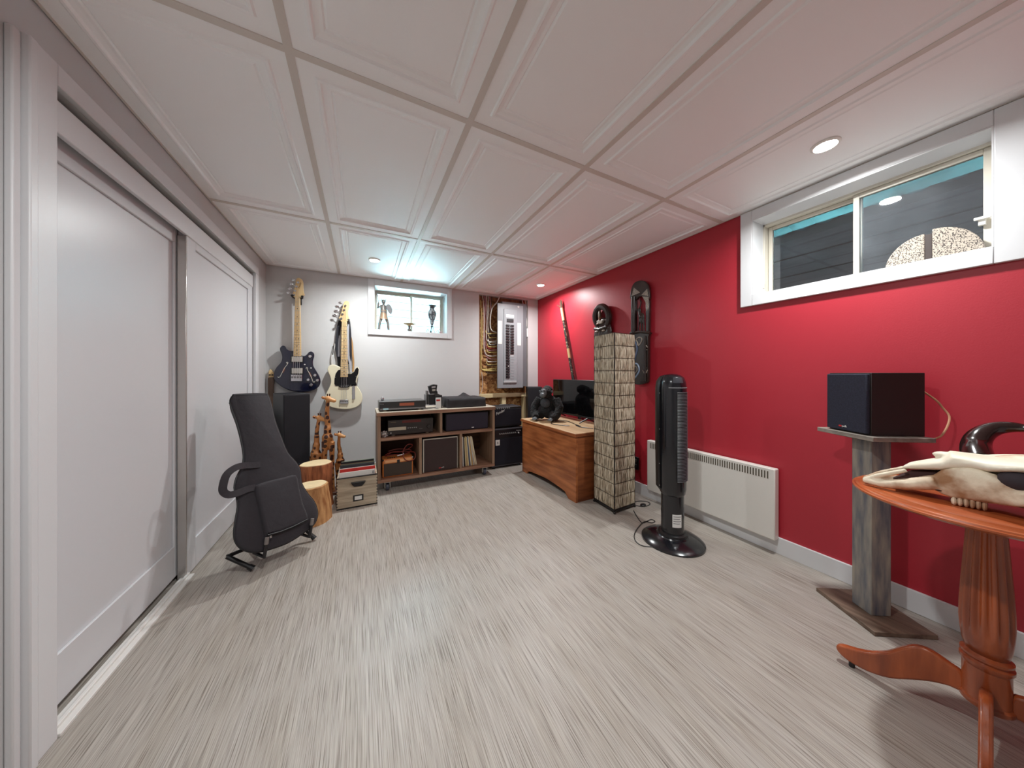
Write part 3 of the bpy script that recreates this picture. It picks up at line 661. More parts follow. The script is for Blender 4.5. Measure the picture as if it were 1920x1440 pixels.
hp_ = [(hx - .048, cyf - .001, hz + .018), (hx + .048, cyf - .001, hz + .018), (hx + .046, cyf - .001, hz + .004), (hx + .028, cyf - .001, hz - .016), (hx - .028, cyf - .001, hz - .016), (hx - .046, cyf - .001, hz + .004)]
h = obj('handle', MB().prism(hp_, (0, -.012, 0)), m_black, cr, bevel=.004)
obj('handle_lip', MB().box(hx - .052, hx + .052, cyf - .022, cyf - .001, hz + .016, hz + .021), m_black, h, bevel=.001)
lx, lz = .795, .075
l = obj('label_holder', MB().box(lx - .037, lx + .037, cyf - .004, cyf, lz - .024, lz + .024), m_black, cr, bevel=.001)
obj('card', MB().box(lx - .026, lx + .026, cyf - .005, cyf - .004, lz - .015, lz + .015), m_white, l, smooth=False)
cols = [('white record sleeve with black print at the front of the crate', S(228, 226, 220), .280), ('bright red record sleeve in the crate', S(206, 52, 44), .296), ('white record sleeve behind the red one in the crate', S(222, 216, 208), .292), ('dark grey record sleeve in the crate', S(60, 60, 64), .308), ('olive green record sleeve in the crate', S(84, 92, 70), .305),
        ('brown record sleeve in the crate', S(110, 78, 60), .300), ('black record sleeve toward the back of the crate', S(28, 28, 30), .308), ('pale green record sleeve at the back of the crate', S(160, 172, 150), .304)]
for k, (lab, c, zt) in enumerate(cols):
    y = cyf + .025 + k * .036
    s_ = obj('record_sleeve', MB().obox((.788 + .004 * math.sin(k * 2.1), y, .016 + (zt - .016) / 2), (.129, 0, 0), (0, .0025, 0), (0, .012, (zt - .016) / 2)), mat('sleeve_card', c, .6))
    tag(s_, lab, 'record', 'records in the crate')
    if k == 0: text('sleeve_print', 'B', .03, m_black, s_, (.905, y - .0135, .262), (1, 0, 0), (0, 0, 1), .0003)
# ------------------------------------------------------------------ back wall: cart, amplifiers, electrical panel, window sill
def face(u0, u1, vt, vb, y): a = on(u0, vb, 'y', y); b = on(u1, vb, 'y', y); return a[0], b[0], a[2], on(u0, vt, 'y', y)[2]
m_cart = wood('stained_cart_wood', S(120, 84, 66), S(164, 126, 102), 'x', 14, .55)
m_cartv = wood('stained_cart_upright', S(124, 96, 76), S(160, 132, 108), 'z', 14, .55)
m_cartt = wood('grey_cart_top', S(168, 158, 142), S(200, 190, 172), 'x', 14, .5)
m_knotty = wood('dark_back_board', S(60, 34, 20), S(98, 60, 36), 'x', 12, .6)
cx0, cx1, cy0, cy1 = .945, 2.085, 1.735, 2.13
ct = thing('media_cart', 'low open wooden media cart on swivel wheels against the back wall', 'cart', (1.515, 1.93, 0))
obj('top_board', MB().box(cx0 - .006, cx1 + .006, cy0 - .006, cy1, .690, .725), m_cartt, ct, bevel=.002)
obj('front_edge', MB().box(cx0 - .006, cx1 + .006, cy0 - .010, cy0 - .006, .691, .719), m_cart, ct)
obj('bottom_board', MB().box(cx0, cx1, cy0, cy1, .088, .116), m_cart, ct, bevel=.002)
obj('side_board', MB().box(cx0, cx0 + .026, cy0, cy1, .116, .690), m_cartv, ct, bevel=.002); obj('side_board', MB().box(cx1 - .026, cx1, cy0, cy1, .116, .690), m_cartv, ct, bevel=.002)
obj('shelf_board', MB().box(cx0 + .026, cx1 - .026, cy0, cy1, .464, .492), m_cart, ct, bevel=.002)
obj('divider', MB().box(1.502, 1.526, cy0, cy1, .492, .690), m_cartv, ct, bevel=.002)
obj('divider', MB().box(1.306, 1.330, cy0, cy1, .116, .464), m_cartv, ct, bevel=.002); obj('divider', MB().box(1.702, 1.728, cy0, cy1, .116, .464), m_cartv, ct, bevel=.002)
obj('back_board', MB().box(cx0, cx1, cy1, cy1 + .008, .09, .72), m_knotty, ct)
m_tyre = mat('blue_grey_wheel', S(66, 70, 84), .45)
for x, y in ((1.03, 1.785), (1.985, 1.785), (1.03, 2.07), (1.985, 2.07)):
    c = obj('caster', MB().box(x - .030, x + .030, y - .03, y + .03, .078, .088).box(x - .024, x - .019, y - .020, y + .014, .028, .078).box(x + .019, x + .024, y - .020, y + .014, .028, .078), mat('caster_steel', S(196, 194, 188), .35, .5), ct, bevel=.001)
    obj('wheel', MB().tube([(x - .014, y, .033), (x + .014, y, .033)], .033, 20), m_tyre, c, bevel=.004)
# receiver on the shelf
def hifi(name, label, x0, x1, y0, depth, z0, z1, front, body):
    t = thing(name, label, 'hi-fi unit', ((x0 + x1) / 2, y0 + depth / 2, z0))
    obj('case', MB().box(x0, x1, y0 + .008, y0 + depth, z0 + .012, z1), body, t, bevel=.002)
    fp = obj('front_panel', MB().box(x0, x1, y0, y0 + .008, z0 + .012, z1), front, t, bevel=.002)
    for i in (.12, .88):
        for j in (.12, .85): x = x0 + (x1 - x0) * i; y = y0 + depth * j; obj('foot', MB().cyl((x, y, z0), (x, y, z0 + .012), .017, seg=14), mat('pale_foot', S(190, 180, 160), .4), t)
    return t, fp
x0, x1, _, z1 = face(727.5, 812, 789, 814, 1.78)
m_rec = mat('brown_black_metal', S(42, 34, 30), .4)
t, fp = hifi('stereo_receiver', 'dark stereo receiver with red display on the cart shelf', x0, x1, 1.78, .30, .492, z1, m_rec, m_rec)
h = z1 - .492; w = x1 - x0
obj('display', MB().box(x0 + w * .30, x0 + w * .72, 1.778, 1.78, .492 + h * .80, .492 + h * .95), mat('dark_red_display', S(92, 26, 20), .25), fp, smooth=False)
obj('badge_strip', MB().box(x0 + w * .005, x0 + w * .385, 1.7775, 1.78, .492 + h * .36, .492 + h * .56), mat('pale_grey_strip', S(184, 172, 150), .4), fp, smooth=False)
obj('groove', MB().box(x0, x1, 1.779, 1.7802, .492 + h * .62, .492 + h * .635), m_dark, fp, smooth=False)
obj('volume_knob', MB().cyl((x0 + w * .90, 1.78, .492 + h * .46), (x0 + w * .90, 1.764, .492 + h * .46), .02, .018, 20), m_rec, fp, bevel=.002)
for k in range(5):
    for j in (0, 1): x = x0 + w * (.43 + .045 * k); z = .492 + h * (.46 - .16 * j); obj('button', MB().cyl((x, 1.78, z), (x, 1.776, z), .0045, seg=8), m_steel if j == 0 else m_black, fp)
obj('button', MB().cyl((x0 + w * .06, 1.78, .492 + h * .22), (x0 + w * .06, 1.776, .492 + h * .22), .006, seg=8), m_steel, fp)
text('panel_print', 'YAMAHA', .012, mat('tan_print', S(150, 130, 100), .5), fp, (x0 + .045, 1.7785, .492 + h * .88), (1, 0, 0), (0, 0, 1), .0003)
text('panel_print', 'DOLBY', .010, mat('grey_print', S(140, 135, 128), .5), fp, (x0 + w * .72, 1.7785, .492 + h * .36), (1, 0, 0), (0, 0, 1), .0003)
# crumpled foil bag and cable left of the receiver
mb = MB().ell((1.005, 1.785, .518), (.030, .022, .026)); rr = random.Random(4)
mb.v = [(x + rr.uniform(-.006, .006), y + rr.uniform(-.006, .006), max(z + rr.uniform(-.008, .008), .4925)) for x, y, z in mb.v]
tag(obj('foil_wrapper', mb, mat('crumpled_silver_foil', S(206, 198, 196), .25, .7), smooth=False), 'crumpled silver foil wrapper beside the receiver on the shelf', 'wrapper')
# centre speaker
x0, x1, _, z1 = face(836, 915.6, 776, 807, 1.77)
t = thing('center_speaker', 'wide black centre speaker in the upper right cart bay', 'speaker', ((x0 + x1) / 2, 1.87, .492))
obj('cabinet', MB().box(x0, x1, 1.785, 2.0, .4925, z1), m_black, t, bevel=.003)
gr = obj('grille', MB().box(x0 + .004, x1 - .004, 1.77, 1.785, .498, z1 - .004), mat('plum_black_grille', S(46, 40, 52), .9), t, bevel=.004)
obj('badge', MB().box(x0 + .27, x0 + .295, 1.7685, 1.77, .512, .519), m_white, gr, smooth=False)
# subwoofer
x0, x1, _, z1 = face(793, 858, 824, 889, 1.765)
t = thing('subwoofer', 'boxy brown-black subwoofer with silver edges in the cart middle bay', 'subwoofer', ((x0 + x1) / 2, 1.9, .1165))
obj('cabinet', MB().box(x0, x1, 1.785, 2.07, .117, z1 - .002), m_black, t, bevel=.003)
obj('silver_frame', MB().box(x0, x0 + .011, 1.765, 1.785, .118, z1).box(x1 - .006, x1, 1.765, 1.785, .118, z1).box(x0 + .011, x1 - .006, 1.765, 1.785, z1 - .010, z1), mat('silver_frame_paint', S(186, 180, 168), .4, .3), t)
gr = obj('grille', MB().box(x0 + .011, x1 - .006, 1.762, 1.785, .119, z1 - .010), mat('brown_grille_cloth', S(58, 44, 42), .9, bump=.2, bscale=300), t, bevel=.003)
w = x1 - x0; cxm = x0 + w * .52
obj('badge', MB().box(cxm - .026, cxm - .002, 1.7605, 1.762, .140, .148), mat('red_badge', S(196, 36, 40), .4), gr, smooth=False); text('badge_print', 'polk', .015, m_white, gr, (cxm + .012, 1.7612, .147), (1, 0, .12), (-.12, 0, 1), .0004)
# small orange amplifier with a lead
x0, x1, _, z1 = face(717, 775, 863, 897, 1.765)
m_org = mat('orange_vinyl', S(206, 122, 62), .5); m_gb = mat('brown_speaker_cloth', S(66, 56, 48), .9, bump=.3, bscale=260)
t = thing('guitar_amplifier', 'small orange-edged practice amplifier in the lower left cart bay', 'amplifier', ((x0 + x1) / 2, 1.84, .1165))
obj('cabinet', MB().box(x0, x1, 1.775, 1.93, .117, z1), m_org, t, bevel=.012, seg=3)
z2 = z1 - .035
obj('grille', MB().box(x0 + .012, x1 - .012, 1.770, 1.776, .130, z2 - .006), m_gb, t, bevel=.002)
obj('control_panel', MB().box(x0 + .02, x1 - .02, 1.771, 1.776, z2, z1 - .010), mat('pale_orange_panel', S(226, 164, 112), .4), t, bevel=.002)
obj('badge', MB().box(x0 + .125, x0 + .150, 1.768, 1.772, z2 - .012, z1 - .012), m_black, t, bevel=.002)
obj('corner', MB().ell((x1 - .006, 1.782, z1 - .008), (.010, .010, .010), seg=10, nr=6), m_steel, t); obj('corner', MB().ell((x0 + .006, 1.782, z1 - .008), (.010, .010, .010), seg=10, nr=6), m_black, t)
for k in range(4): x = x0 + .05 + k * .018; obj('knob', MB().cyl((x, 1.80, z1), (x, 1.80, z1 + .008), .006, seg=8), m_dark, t)
m_lead = mat('dark_red_cable', S(112, 36, 26), .5)
cp = [(x0 + .03, 1.83, z1 + .03), (x0 + .08, 1.82, z1 + .05), (x0 + .16, 1.86, z1 + .035), (x0 + .24, 1.85, z1 + .06), (x0 + .27, 1.82, z1 + .10), (x0 + .22, 1.80, z1 + .11), (x0 + .18, 1.79, z1 + .05), (x0 + .19, 1.762, z1 - .01), (x0 + .23, 1.76, z1 - .035), (x0 + .28, 1.762, z1 - .02), (x0 + .285, 1.80, z1 + .03), (x0 + .20, 1.86, z1 + .03), (x0 + .1, 1.87, z1 + .04), (x0 + .04, 1.85, z1 + .012)]
t = thing('instrument_cable', 'dark red instrument cable coiled on top of the orange amplifier', 'cable', (x0 + .15, 1.84, z1))
obj('lead', MB().tube(smooth_pts(cp, 5, False), .0042, 6), m_lead, t)
obj('lead', MB().tube(smooth_pts([(x0 + .02, 1.82, z1 + .02), (x0 + .1, 1.80, z1 + .03), (x0 + .2, 1.81, z1 + .02), (x0 + .26, 1.84, z1 + .045), (x0 + .15, 1.88, z1 + .06), (x0 + .06, 1.87, z1 + .05)], 5, False), .0042, 6), m_lead, t)
obj('plug', MB().tube([(x0 + .13, 1.80, z1 + .016), (x0 + .19, 1.79, z1 + .03)], .007, 8), m_steel, t)
# records in the right bay
rc = [('white', S(226, 222, 212)), ('black', S(34, 32, 34)), ('cream', S(214, 196, 152)), ('tan', S(186, 156, 110)), ('pale yellow', S(222, 208, 160)), ('slate blue', S(84, 92, 116)), ('ivory', S(226, 216, 190)), ('ochre', S(180, 146, 96)), ('pale grey', S(196, 190, 180)), ('beige', S(206, 188, 156)), ('buff', S(212, 200, 172))]
for k, (cn, c) in enumerate(rc):
    lean = .02 + .16 * k / 10; xb = 1.740 + k * .0145
    H_ = .305 - .004 * (k % 3)
    ax = np.array([-math.sin(lean), 0, math.cos(lean)]); nx = np.array([math.cos(lean), 0, math.sin(lean)])
    c0 = np.array([xb + .006, 1.775 + .155, .117]) + ax * (H_ / 2) + nx * .0045
    c0[2] += .002
    o = obj('record_sleeve', MB().obox(c0, nx * (.0050 if k % 2 else .0036), (0, .155, 0), ax * H_ / 2), mat('sleeve_card', c, .6))
    tag(o, '%s record sleeve in the leaning row inside the cart' % cn, 'record', 'records in the cart')
# tuner and small things on top
x0, x1, _, z1 = face(711, 798, 754, 769, 1.775)
m_tun = mat('black_metal_case', S(48, 48, 48), .35)
t, fp = hifi('cd_player', 'flat black disc player with orange display on top of the cart', x0, x1, 1.775, .27, .7255, z1, m_tun, mat('grey_metal_lid', S(92, 92, 92), .3, .4))
h = z1 - .7255; w = x1 - x0
obj('display', MB().box(x0 + w * .42, x0 + w * .74, 1.773, 1.775, .7255 + h * .52, .7255 + h * .82), mat('orange_red_display', S(176, 96, 70), .3), fp, smooth=False)
obj('lower_strip', MB().box(x0 + w * .02, x1 - w * .02, 1.773, 1.775, .7255 + h * .17, .7255 + h * .32), m_grey, fp, smooth=False)
obj('power_button', MB().box(x0 + w * .08, x0 + w * .19, 1.771, 1.775, .7255 + h * .17, .7255 + h * .34), mat('pale_blue_button', S(170, 206, 216), .3), fp, bevel=.001)
text('panel_print', 'Pioneer', .011, mat('light_print', S(180, 180, 180), .5), fp, (x0 + .024, 1.773, .7255 + h * .78), (1, 0, 0), (0, 0, 1), .0003)
b = on(717, 747, 'y', 1.93)
t = thing('silver_ornament', 'tiny round silver ornament on the disc player lid', 'ornament', (b[0], 1.93, z1))  # small round silver object, built as a plain ball ornament
obj('ball', MB().ell((b[0], 1.93, z1 + .018), (.016, .014, .018)), m_chrome, t); obj('stand', MB().lathe([(.013, 0), (.010, .004), (.004, .008)], (b[0], 1.93, z1), 14), m_black, t)
# black gadget stand
G = lambda x, y, Y=1.85: on(690 + x / 8, 700 + y / 8, 'y', Y)
t = thing('camera_stand', 'black folding camera on a stepped black holder in the middle of the cart top', 'camera', tuple(np.append(G(990, 450)[:2], .725)))
m_gun = mat('gunmetal', S(70, 68, 66), .35, .6)
def slab(x0, y0, x1, y1, Y, d, m, name, par=t):
    a, b = G(x0, y0, Y), G(x1, y1, Y); return obj(name, MB().box(a[0], b[0], Y, Y + d, max(b[2], .7255), a[2]), m, par, bevel=.002)
slab(920, 320, 1000, 470, 1.86, .09, m_black, 'holder'); slab(1000, 330, 1112, 470, 1.86, .11, m_black, 'holder')
slab(892, 265, 906, 470, 1.84, .10, m_gun, 'side_plate'); slab(868, 320, 880, 470, 1.83, .10, m_grey, 'side_plate')
bd = obj('camera_body', MB().prism([G(905, 195), G(985, 165), G(1042, 172), G(1030, 262), G(1045, 275), G(1045, 300), G(935, 310), G(925, 270)], (0, .05, 0)), m_black, t, bevel=.003)
obj('lens_plate', MB().prism([G(955, 198, 1.848), G(1012, 190, 1.848), G(1014, 215, 1.848), G(955, 222, 1.848)], (0, .004, 0)), m_chrome, bd); obj('lens_plate', MB().prism([G(962, 240, 1.848), G(1012, 238, 1.848), G(1012, 265, 1.848), G(962, 268, 1.848)], (0, .004, 0)), mat('frosted_plate', S(180, 176, 168), .4), bd)
obj('bellows', MB().prism([G(1005, 295), G(1045, 300), G(1105, 335), G(1000, 340)], (0, .07, 0)), m_gun, t, bevel=.003)
o = thing('card_box', 'small white box with red print leaning before the black camera', 'box', tuple(np.append(G(1060, 470, 1.835)[:2], .725)))
a, b = G(1020, 368, 1.83), G(1098, 470, 1.83)
bx_ = obj('box', MB().box(a[0], b[0], 1.83, 1.848, .7255, a[2]), m_white, o, bevel=.001)
obj('red_print', MB().box(a[0] + .003, b[0] - .012, 1.829, 1.83, a[2] - .034, a[2] - .016), mat('red_ink', S(190, 60, 48), .5), bx_, smooth=False)
obj('dark_edge', MB().box(b[0], b[0] + .008, 1.83, 1.848, .7255, a[2]), m_dark, o)
o = thing('key_bunch', 'little bunch of silver keys lying on the cart top', 'keys', tuple(np.append(G(1000, 490, 1.80)[:2], .725)))
k0 = G(1000, 490, 1.80)
for i, (dx, dy, r) in enumerate(((-.03, .0, .5), (.01, -.012, 2.2), (.03, .01, 1.0), (-.008, .014, 2.9))):
    c = np.array([k0[0] + dx, 1.80 + dy, .7265 + .0015 * i]); d = np.array([math.cos(r), math.sin(r), 0])
    obj('key', MB().obox(c, d * .022, np.cross((0, 0, 1), d) * .004, (0, 0, .001)).cyl(c - d * .026 - np.array([0, 0, .001]), c - d * .026 + np.array([0, 0, .001]), .010, seg=12), m_chrome, o)
# cloth-covered turntable
a, b = G(1190, 490, 1.79), G(1760, 465, 1.79)
top = G(1240, 375, 1.79)[2]
mb = MB(); nx_, ny_ = 26, 18; rr = random.Random(2)
x0, x1, y0, y1 = a[0] + .005, b[0], 1.79, 2.09
V = []
for j in range(ny_ + 1):
    for i in range(nx_ + 1):
        fx, fy = i / nx_, j / ny_; x = x0 + (x1 - x0) * fx; y = y0 + (y1 - y0) * fy
        e = min(fx, 1 - fx, fy, 1 - fy)
        z = top - (.006 if e < .03 else 0) + rr.uniform(-.0018, .0018) + .035 * math.exp(-((fx - .62) / .09) ** 2 - ((fy - .95) / .5) ** 2) * 1.1
        V.append((x, y, z))
F = [(j * (nx_ + 1) + i, j * (nx_ + 1) + i + 1, (j + 1) * (nx_ + 1) + i + 1, (j + 1) * (nx_ + 1) + i) for j in range(ny_) for i in range(nx_)]
rim = [i for i in range(nx_ + 1)] + [(j + 1) * (nx_ + 1) + nx_ for j in range(ny_)] + [ny_ * (nx_ + 1) + nx_ - 1 - i for i in range(nx_)] + [(ny_ - 1 - j) * (nx_ + 1) for j in range(ny_ - 1)]
n0 = len(V); m_ = len(rim); rows_ = 4
for r_ in range(1, rows_ + 1):
    for q_, k in enumerate(rim):
        x, y, z = V[k]; f = r_ / rows_; w_ = .004 * math.sin(q_ * .9 + r_) * f
        V.append((x + w_ * (1 if i else 1) + (-.003 if x < x0 + .01 else .003 if x > x1 - .01 else 0) * f, y + (-.004 + w_ if y < y0 + .01 else 0), z + (.7256 - z) * f))
for r_ in range(rows_):
    for q_ in range(m_):
        A = (lambda rr_, qq: rim[qq % m_] if rr_ == 0 else n0 + (rr_ - 1) * m_ + qq % m_)
        F.append((A(r_, q_), A(r_, q_ + 1), A(r_ + 1, q_ + 1), A(r_ + 1, q_)))
mb.add(V, F)
tag(obj('turntable_cover', mb, mat('black_dust_cloth', S(32, 30, 34), .65, bump=.4, bscale=40), ang=70), 'black dust cover draped over a turntable on the cart top', 'dust cover')

# ---- two amplifiers stacked
m_tolex = mat('black_tolex', S(20, 19, 24), .6, bump=.3, bscale=400); m_agr = mat('blue_black_grille', S(22, 20, 32), .9, bump=.15, bscale=300)
ax0, ax1, ay = 2.115, 2.515, 1.895
t = thing('bass_amplifier', 'tall black bass amplifier standing on the floor beside the cart', 'amplifier', ((ax0 + ax1) / 2, ay + .14, 0))
obj('cabinet', MB().box(ax0, ax1, ay, ay + .28, .018, .452), m_tolex, t, bevel=.006)
obj('grille', MB().box(ax0 + .012, ax1 - .012, ay - .004, ay + .002, .045, .335), m_agr, t, bevel=.002)
cp_ = obj('control_panel', MB().box(ax0 + .010, ax1 - .010, ay - .003, ay + .002, .352, .425), mat('black_control_panel', S(26, 25, 30), .35), t)
obj('top_strip', MB().box(ax0, ax1, ay - .004, ay, .436, .446), mat('grey_strip', S(90, 88, 96), .4), t); obj('bottom_strip', MB().box(ax0, ax1, ay - .004, ay, .026, .034), mat('grey_strip_low', S(70, 68, 76), .4), t)
for k in range(9): x = ax0 + .10 + k * .025; obj('knob', MB().cyl((x, ay - .003, .39), (x, ay - .014, .39), .008, seg=10), mat('grey_knob', S(150, 150, 150), .35, .4), cp_)
text('panel_print', 'Ampeg', .02, m_white, cp_, (ax1 - .06, ay - .0035, .413), (1, 0, 0), (0, 0, 1), .0004)
obj('jack', MB().cyl((ax1 - .06, ay - .003, .385), (ax1 - .06, ay - .012, .385), .008, seg=8), m_white, cp_)
bd = obj('logo_plate', MB().box(ax0 + .048, ax0 + .100, ay - .006, ay - .004, .262, .325), m_white, t, bevel=.001)
text('logo_print', 'a', .05, m_black, bd, (ax0 + .074, ay - .0065, .296), (1, 0, 0), (0, 0, 1), .0004)
for x in (ax0 + .04, ax1 - .04):
    for y in (ay + .03, ay + .25): obj('foot', MB().cyl((x, y, 0), (x, y, .018), .018, seg=12), m_black, t)
t = thing('combo_amplifier', 'smaller black combo amplifier stacked on top of the bass amplifier', 'amplifier', (2.325, ay + .12, .452))
bx0, bx1 = 2.135, 2.505
obj('cabinet', MB().box(bx0, bx1, ay + .004, ay + .24, .466, .695), m_tolex, t, bevel=.012, seg=3)
g_ = obj('grille', MB().box(bx0 + .012, bx1 - .012, ay, ay + .005, .484, .668), m_agr, t, bevel=.002)
obj('control_panel', MB().box(bx0 + .015, bx1 - .015, ay + .002, ay + .01, .672, .688), m_black, t)
for k in range(7): x = bx0 + .05 + k * .025; obj('knob', MB().cyl((x, ay + .004, .680), (x, ay - .010, .680), .007, seg=10), m_grey, t)
obj('handle', MB().tube(smooth_pts([(bx0 + .11, ay + .12, .694), (bx0 + .13, ay + .12, .706), (bx1 - .13, ay + .12, .706), (bx1 - .11, ay + .12, .694)], 4, False), .007, 8, flat=.5), m_black, t)
text('logo_print', 'Fender', .042, m_white, g_, (bx0 + .086, ay - .001, .635), (1, 0, .38), (-.38, 0, 1), .0008, .35)
for x in (bx0 + .03, bx1 - .03):
    for y in (ay + .03, ay + .21): obj('foot', MB().cyl((x, y, .452), (x, y, .466), .014, seg=10), m_black, t)

# ---- open stud bay with the electrical panel
def osb():
    m = bpy.data.materials.new('oriented_strand_board'); m.use_nodes = True
    N = m.node_tree.nodes; L = m.node_tree.links; p = N['Principled BSDF']; p.inputs['Roughness'].default_value = .7
    tc = N.new('ShaderNodeTexCoord'); nz = N.new('ShaderNodeTexNoise'); nz.inputs['Scale'].default_value = 9
    mx = N.new('ShaderNodeMixRGB'); mx.inputs[0].default_value = .06
    v = N.new('ShaderNodeTexVoronoi'); v.inputs['Scale'].default_value = 42
    cr = N.new('ShaderNodeValToRGB'); e = cr.color_ramp.elements; e[0].position = 0; e[0].color = S(124, 78, 44); e[1].position = 1; e[1].color = S(212, 168, 112); k = e.new(.5); k.color = S(172, 120, 72)
    sp = N.new('ShaderNodeSeparateColor')
    L.new(tc.outputs['Object'], mx.inputs[1]); L.new(tc.outputs['Object'], nz.inputs['Vector']); L.new(nz.outputs['Color'], mx.inputs[2])
    L.new(mx.outputs[0], v.inputs['Vector']); L.new(v.outputs['Color'], sp.inputs[0]); L.new(sp.outputs[0], cr.inputs[0]); L.new(cr.outputs[0], p.inputs['Base Color']); return m
wb = struct('wall_stud_bay', MB().box(EX0 - .03, EX1 + .03, YB + .104, YB + .115, 0, ZC), osb(), 'bare strand board backing inside the open stud bay', smooth=False)
m_stud = wood('pale_stud_timber', S(206, 188, 142), S(226, 210, 168), 'z', 12, .6); m_studh = wood('pale_rail_timber', S(206, 188, 142), S(228, 212, 172), 'x', 12, .6)
m_studb = wood('old_brown_stud', S(96, 60, 38), S(150, 104, 64), 'z', 12, .7)
obj('stud', MB().box(EX0 + .001, EX1 - .001, YB + .012, YB + .10, .758, .808), m_studh, wb, bevel=.002)
obj('stud', MB().box(2.500, 2.556, YB + .020, YB + .10, .0, .758), m_stud, wb, bevel=.002); obj('stud', MB().box(2.832, EX1 - .001, YB + .012, YB + .10, 0, .758), m_stud, wb, bevel=.002)
obj('stud', MB().box(2.846, EX1 - .001, YB + .03, YB + .10, .808, EZ1), m_studb, wb, bevel=.002); obj('stud', MB().box(EX0 + .001, EX0 + .022, YB + .03, YB + .10, .808, EZ1), m_studb, wb, bevel=.002)
obj('stud', MB().box(EX0 + .022, 2.846, YB + .06, YB + .10, 2.04, EZ1), m_studb, wb, bevel=.002)
EP = lambda x, y, Y=2.365: on(885 + x / 6.543, 540 + y / 6.545, 'y', Y)
def er(x0, y0, x1, y1, Y, d): a, b = EP(x0, y0, Y), EP(x1, y1, Y); return MB().box(a[0], b[0], Y - d, Y, b[2], a[2])
m_pgrey = mat('grey_panel_enamel', S(140, 144, 148), .4); m_pgrey2 = mat('grey_door_enamel', S(146, 150, 154), .4)
t = thing('electrical_panel', 'tall grey breaker panel set in the open stud bay', 'breaker panel', tuple(EP(465, 1225)))
obj('box', er(318, 190, 610, 1200, 2.515, .14), mat('dark_grey_box', S(104, 108, 112), .45), t)
cv = obj('cover', er(306, 184, 622, 1225, 2.378, .016), m_pgrey, t, bevel=.006)
dr = obj('door', er(390, 255, 548, 1165, 2.362, .008), m_pgrey2, t, bevel=.003)
obj('title_label', er(418, 322, 515, 368, 2.354, .002), m_white, dr, smooth=False); obj('main_breaker', er(428, 376, 508, 424, 2.354, .008), m_black, dr, bevel=.002)
obj('directory_card', er(318, 400, 368, 688, 2.362, .001), mat('ivory_card', S(226, 224, 216), .5), cv, smooth=False); obj('directory_card', er(556, 428, 600, 706, 2.362, .001), mat('ivory_card_low', S(222, 220, 214), .5), cv, smooth=False)
w = EP(568, 232, 2.362); lk = obj('lock', MB().cyl(w, w - np.array([0, .004, 0]), .013, seg=16), m_white, cv); obj('keyhole', MB().cyl(w - np.array([0, .004, 0]), w - np.array([0, .005, 0]), .004, seg=8), m_dark, lk)
obj('door_pull', er(388, 1140, 545, 1160, 2.354, .006), mat('pale_pull', S(178, 180, 182), .4), dr, bevel=.002)
bk = None
for col_, x0, x1, y0, n_, nb in ((0, 415, 460, 448, 20, 20), (1, 470, 512, 454, 20, 11)):
    for k in range(n_):
        ya = y0 + k * 33.2
        on_ = k < nb
        o = obj('breaker' if on_ else 'blank_slot', er(x0, ya, x1, ya + 26 if on_ else ya + 29, 2.354, .009 if on_ else .002), m_black if on_ else mat('blank_grey', S(168, 170, 172), .4) if k == nb else m_pgrey2, dr, bevel=.001 if on_ else 0)
        if on_:
            o2 = obj('toggle', er(x0 + (26 if col_ == 0 else 4), ya + 8, x0 + (38 if col_ == 0 else 16), ya + 18, 2.345, .006), mat('toggle_grey', S(64, 64, 66), .4) if k != 15 or col_ else m_white, o)
def cable(pts, r, c, Y=2.455, sm=4): obj('cable', MB().tube(smooth_pts([EP(x, y, Y) for x, y in pts], sm, False), r, 6), c, t)
cw, cy, cb, cm, cr_ = [mat('cable_sheath', c, .5) for c in (S(212, 206, 196), S(210, 190, 120), S(66, 58, 54), S(170, 120, 128), S(150, 44, 40))]
cable([(125, 85), (140, 180), (148, 400), (146, 700), (165, 800), (215, 835), (300, 830)], .0055, cw)
cable([(140, 85), (160, 180), (152, 400), (150, 720), (160, 810), (215, 868), (300, 868)], .0055, cm, 2.462)
cable([(180, 85), (186, 300), (180, 550), (178, 620), (205, 655), (300, 650)], .0055, cw)
cable([(340, 100), (310, 170), (242, 262), (222, 420), (238, 515), (300, 545)], .0075, cw, 2.445)
cable([(105, 150), (114, 400), (110, 700), (105, 950), (130, 1000), (300, 985)], .0055, cy)
cable([(118, 250), (120, 700), (112, 950), (150, 1012), (300, 1005)], .0055, cy, 2.447)
cable([(118, 1030), (130, 1140), (124, 1240), (104, 1302)], .0045, cw, 2.46)
cable([(212, 85), (222, 160), (232, 260), (225, 330)], .0055, cm, 2.45); cable([(245, 85), (240, 180), (228, 280), (215, 480), (230, 580), (300, 590)], .0055, cb, 2.466)
cable([(200, 85), (205, 300), (200, 560), (215, 690), (300, 682)], .0055, cw, 2.468); cable([(165, 85), (172, 400), (168, 700), (200, 765), (300, 760)], .0055, cm, 2.47)
for k, (y, c) in enumerate(((560, cy), (575, cb), (612, cy), (628, cb), (668, cw), (700, cb), (722, cy), (742, cr_), (790, cy), (905, cw), (940, cy), (955, cb), (1020, cy), (1045, cb))):
    cable([(168 + (k * 37) % 40, y - 40), (175 + (k * 37) % 40, y - 8), (220, y), (300, y - 3)], .005, c, 2.458 + .004 * (k % 3))
cable([(612, 135), (640, 250), (662, 350), (670, 420), (658, 520), (610, 572)], .0065, cw, 2.44); cable([(625, 135), (645, 260), (652, 400), (640, 470)], .005, cr_, 2.452)
cable([(650, 140), (672, 260), (690, 380), (700, 480), (690, 520)], .0055, cw, 2.45); cable([(640, 420), (650, 470), (630, 640), (660, 700), (610, 745)], .004, cr_, 2.455); cable([(600, 135), (655, 330), (640, 520), (625, 660)], .004, cb, 2.462)
j = obj('junction_box', er(660, 498, 708, 606, 2.455, .03), m_white, t, bevel=.003)

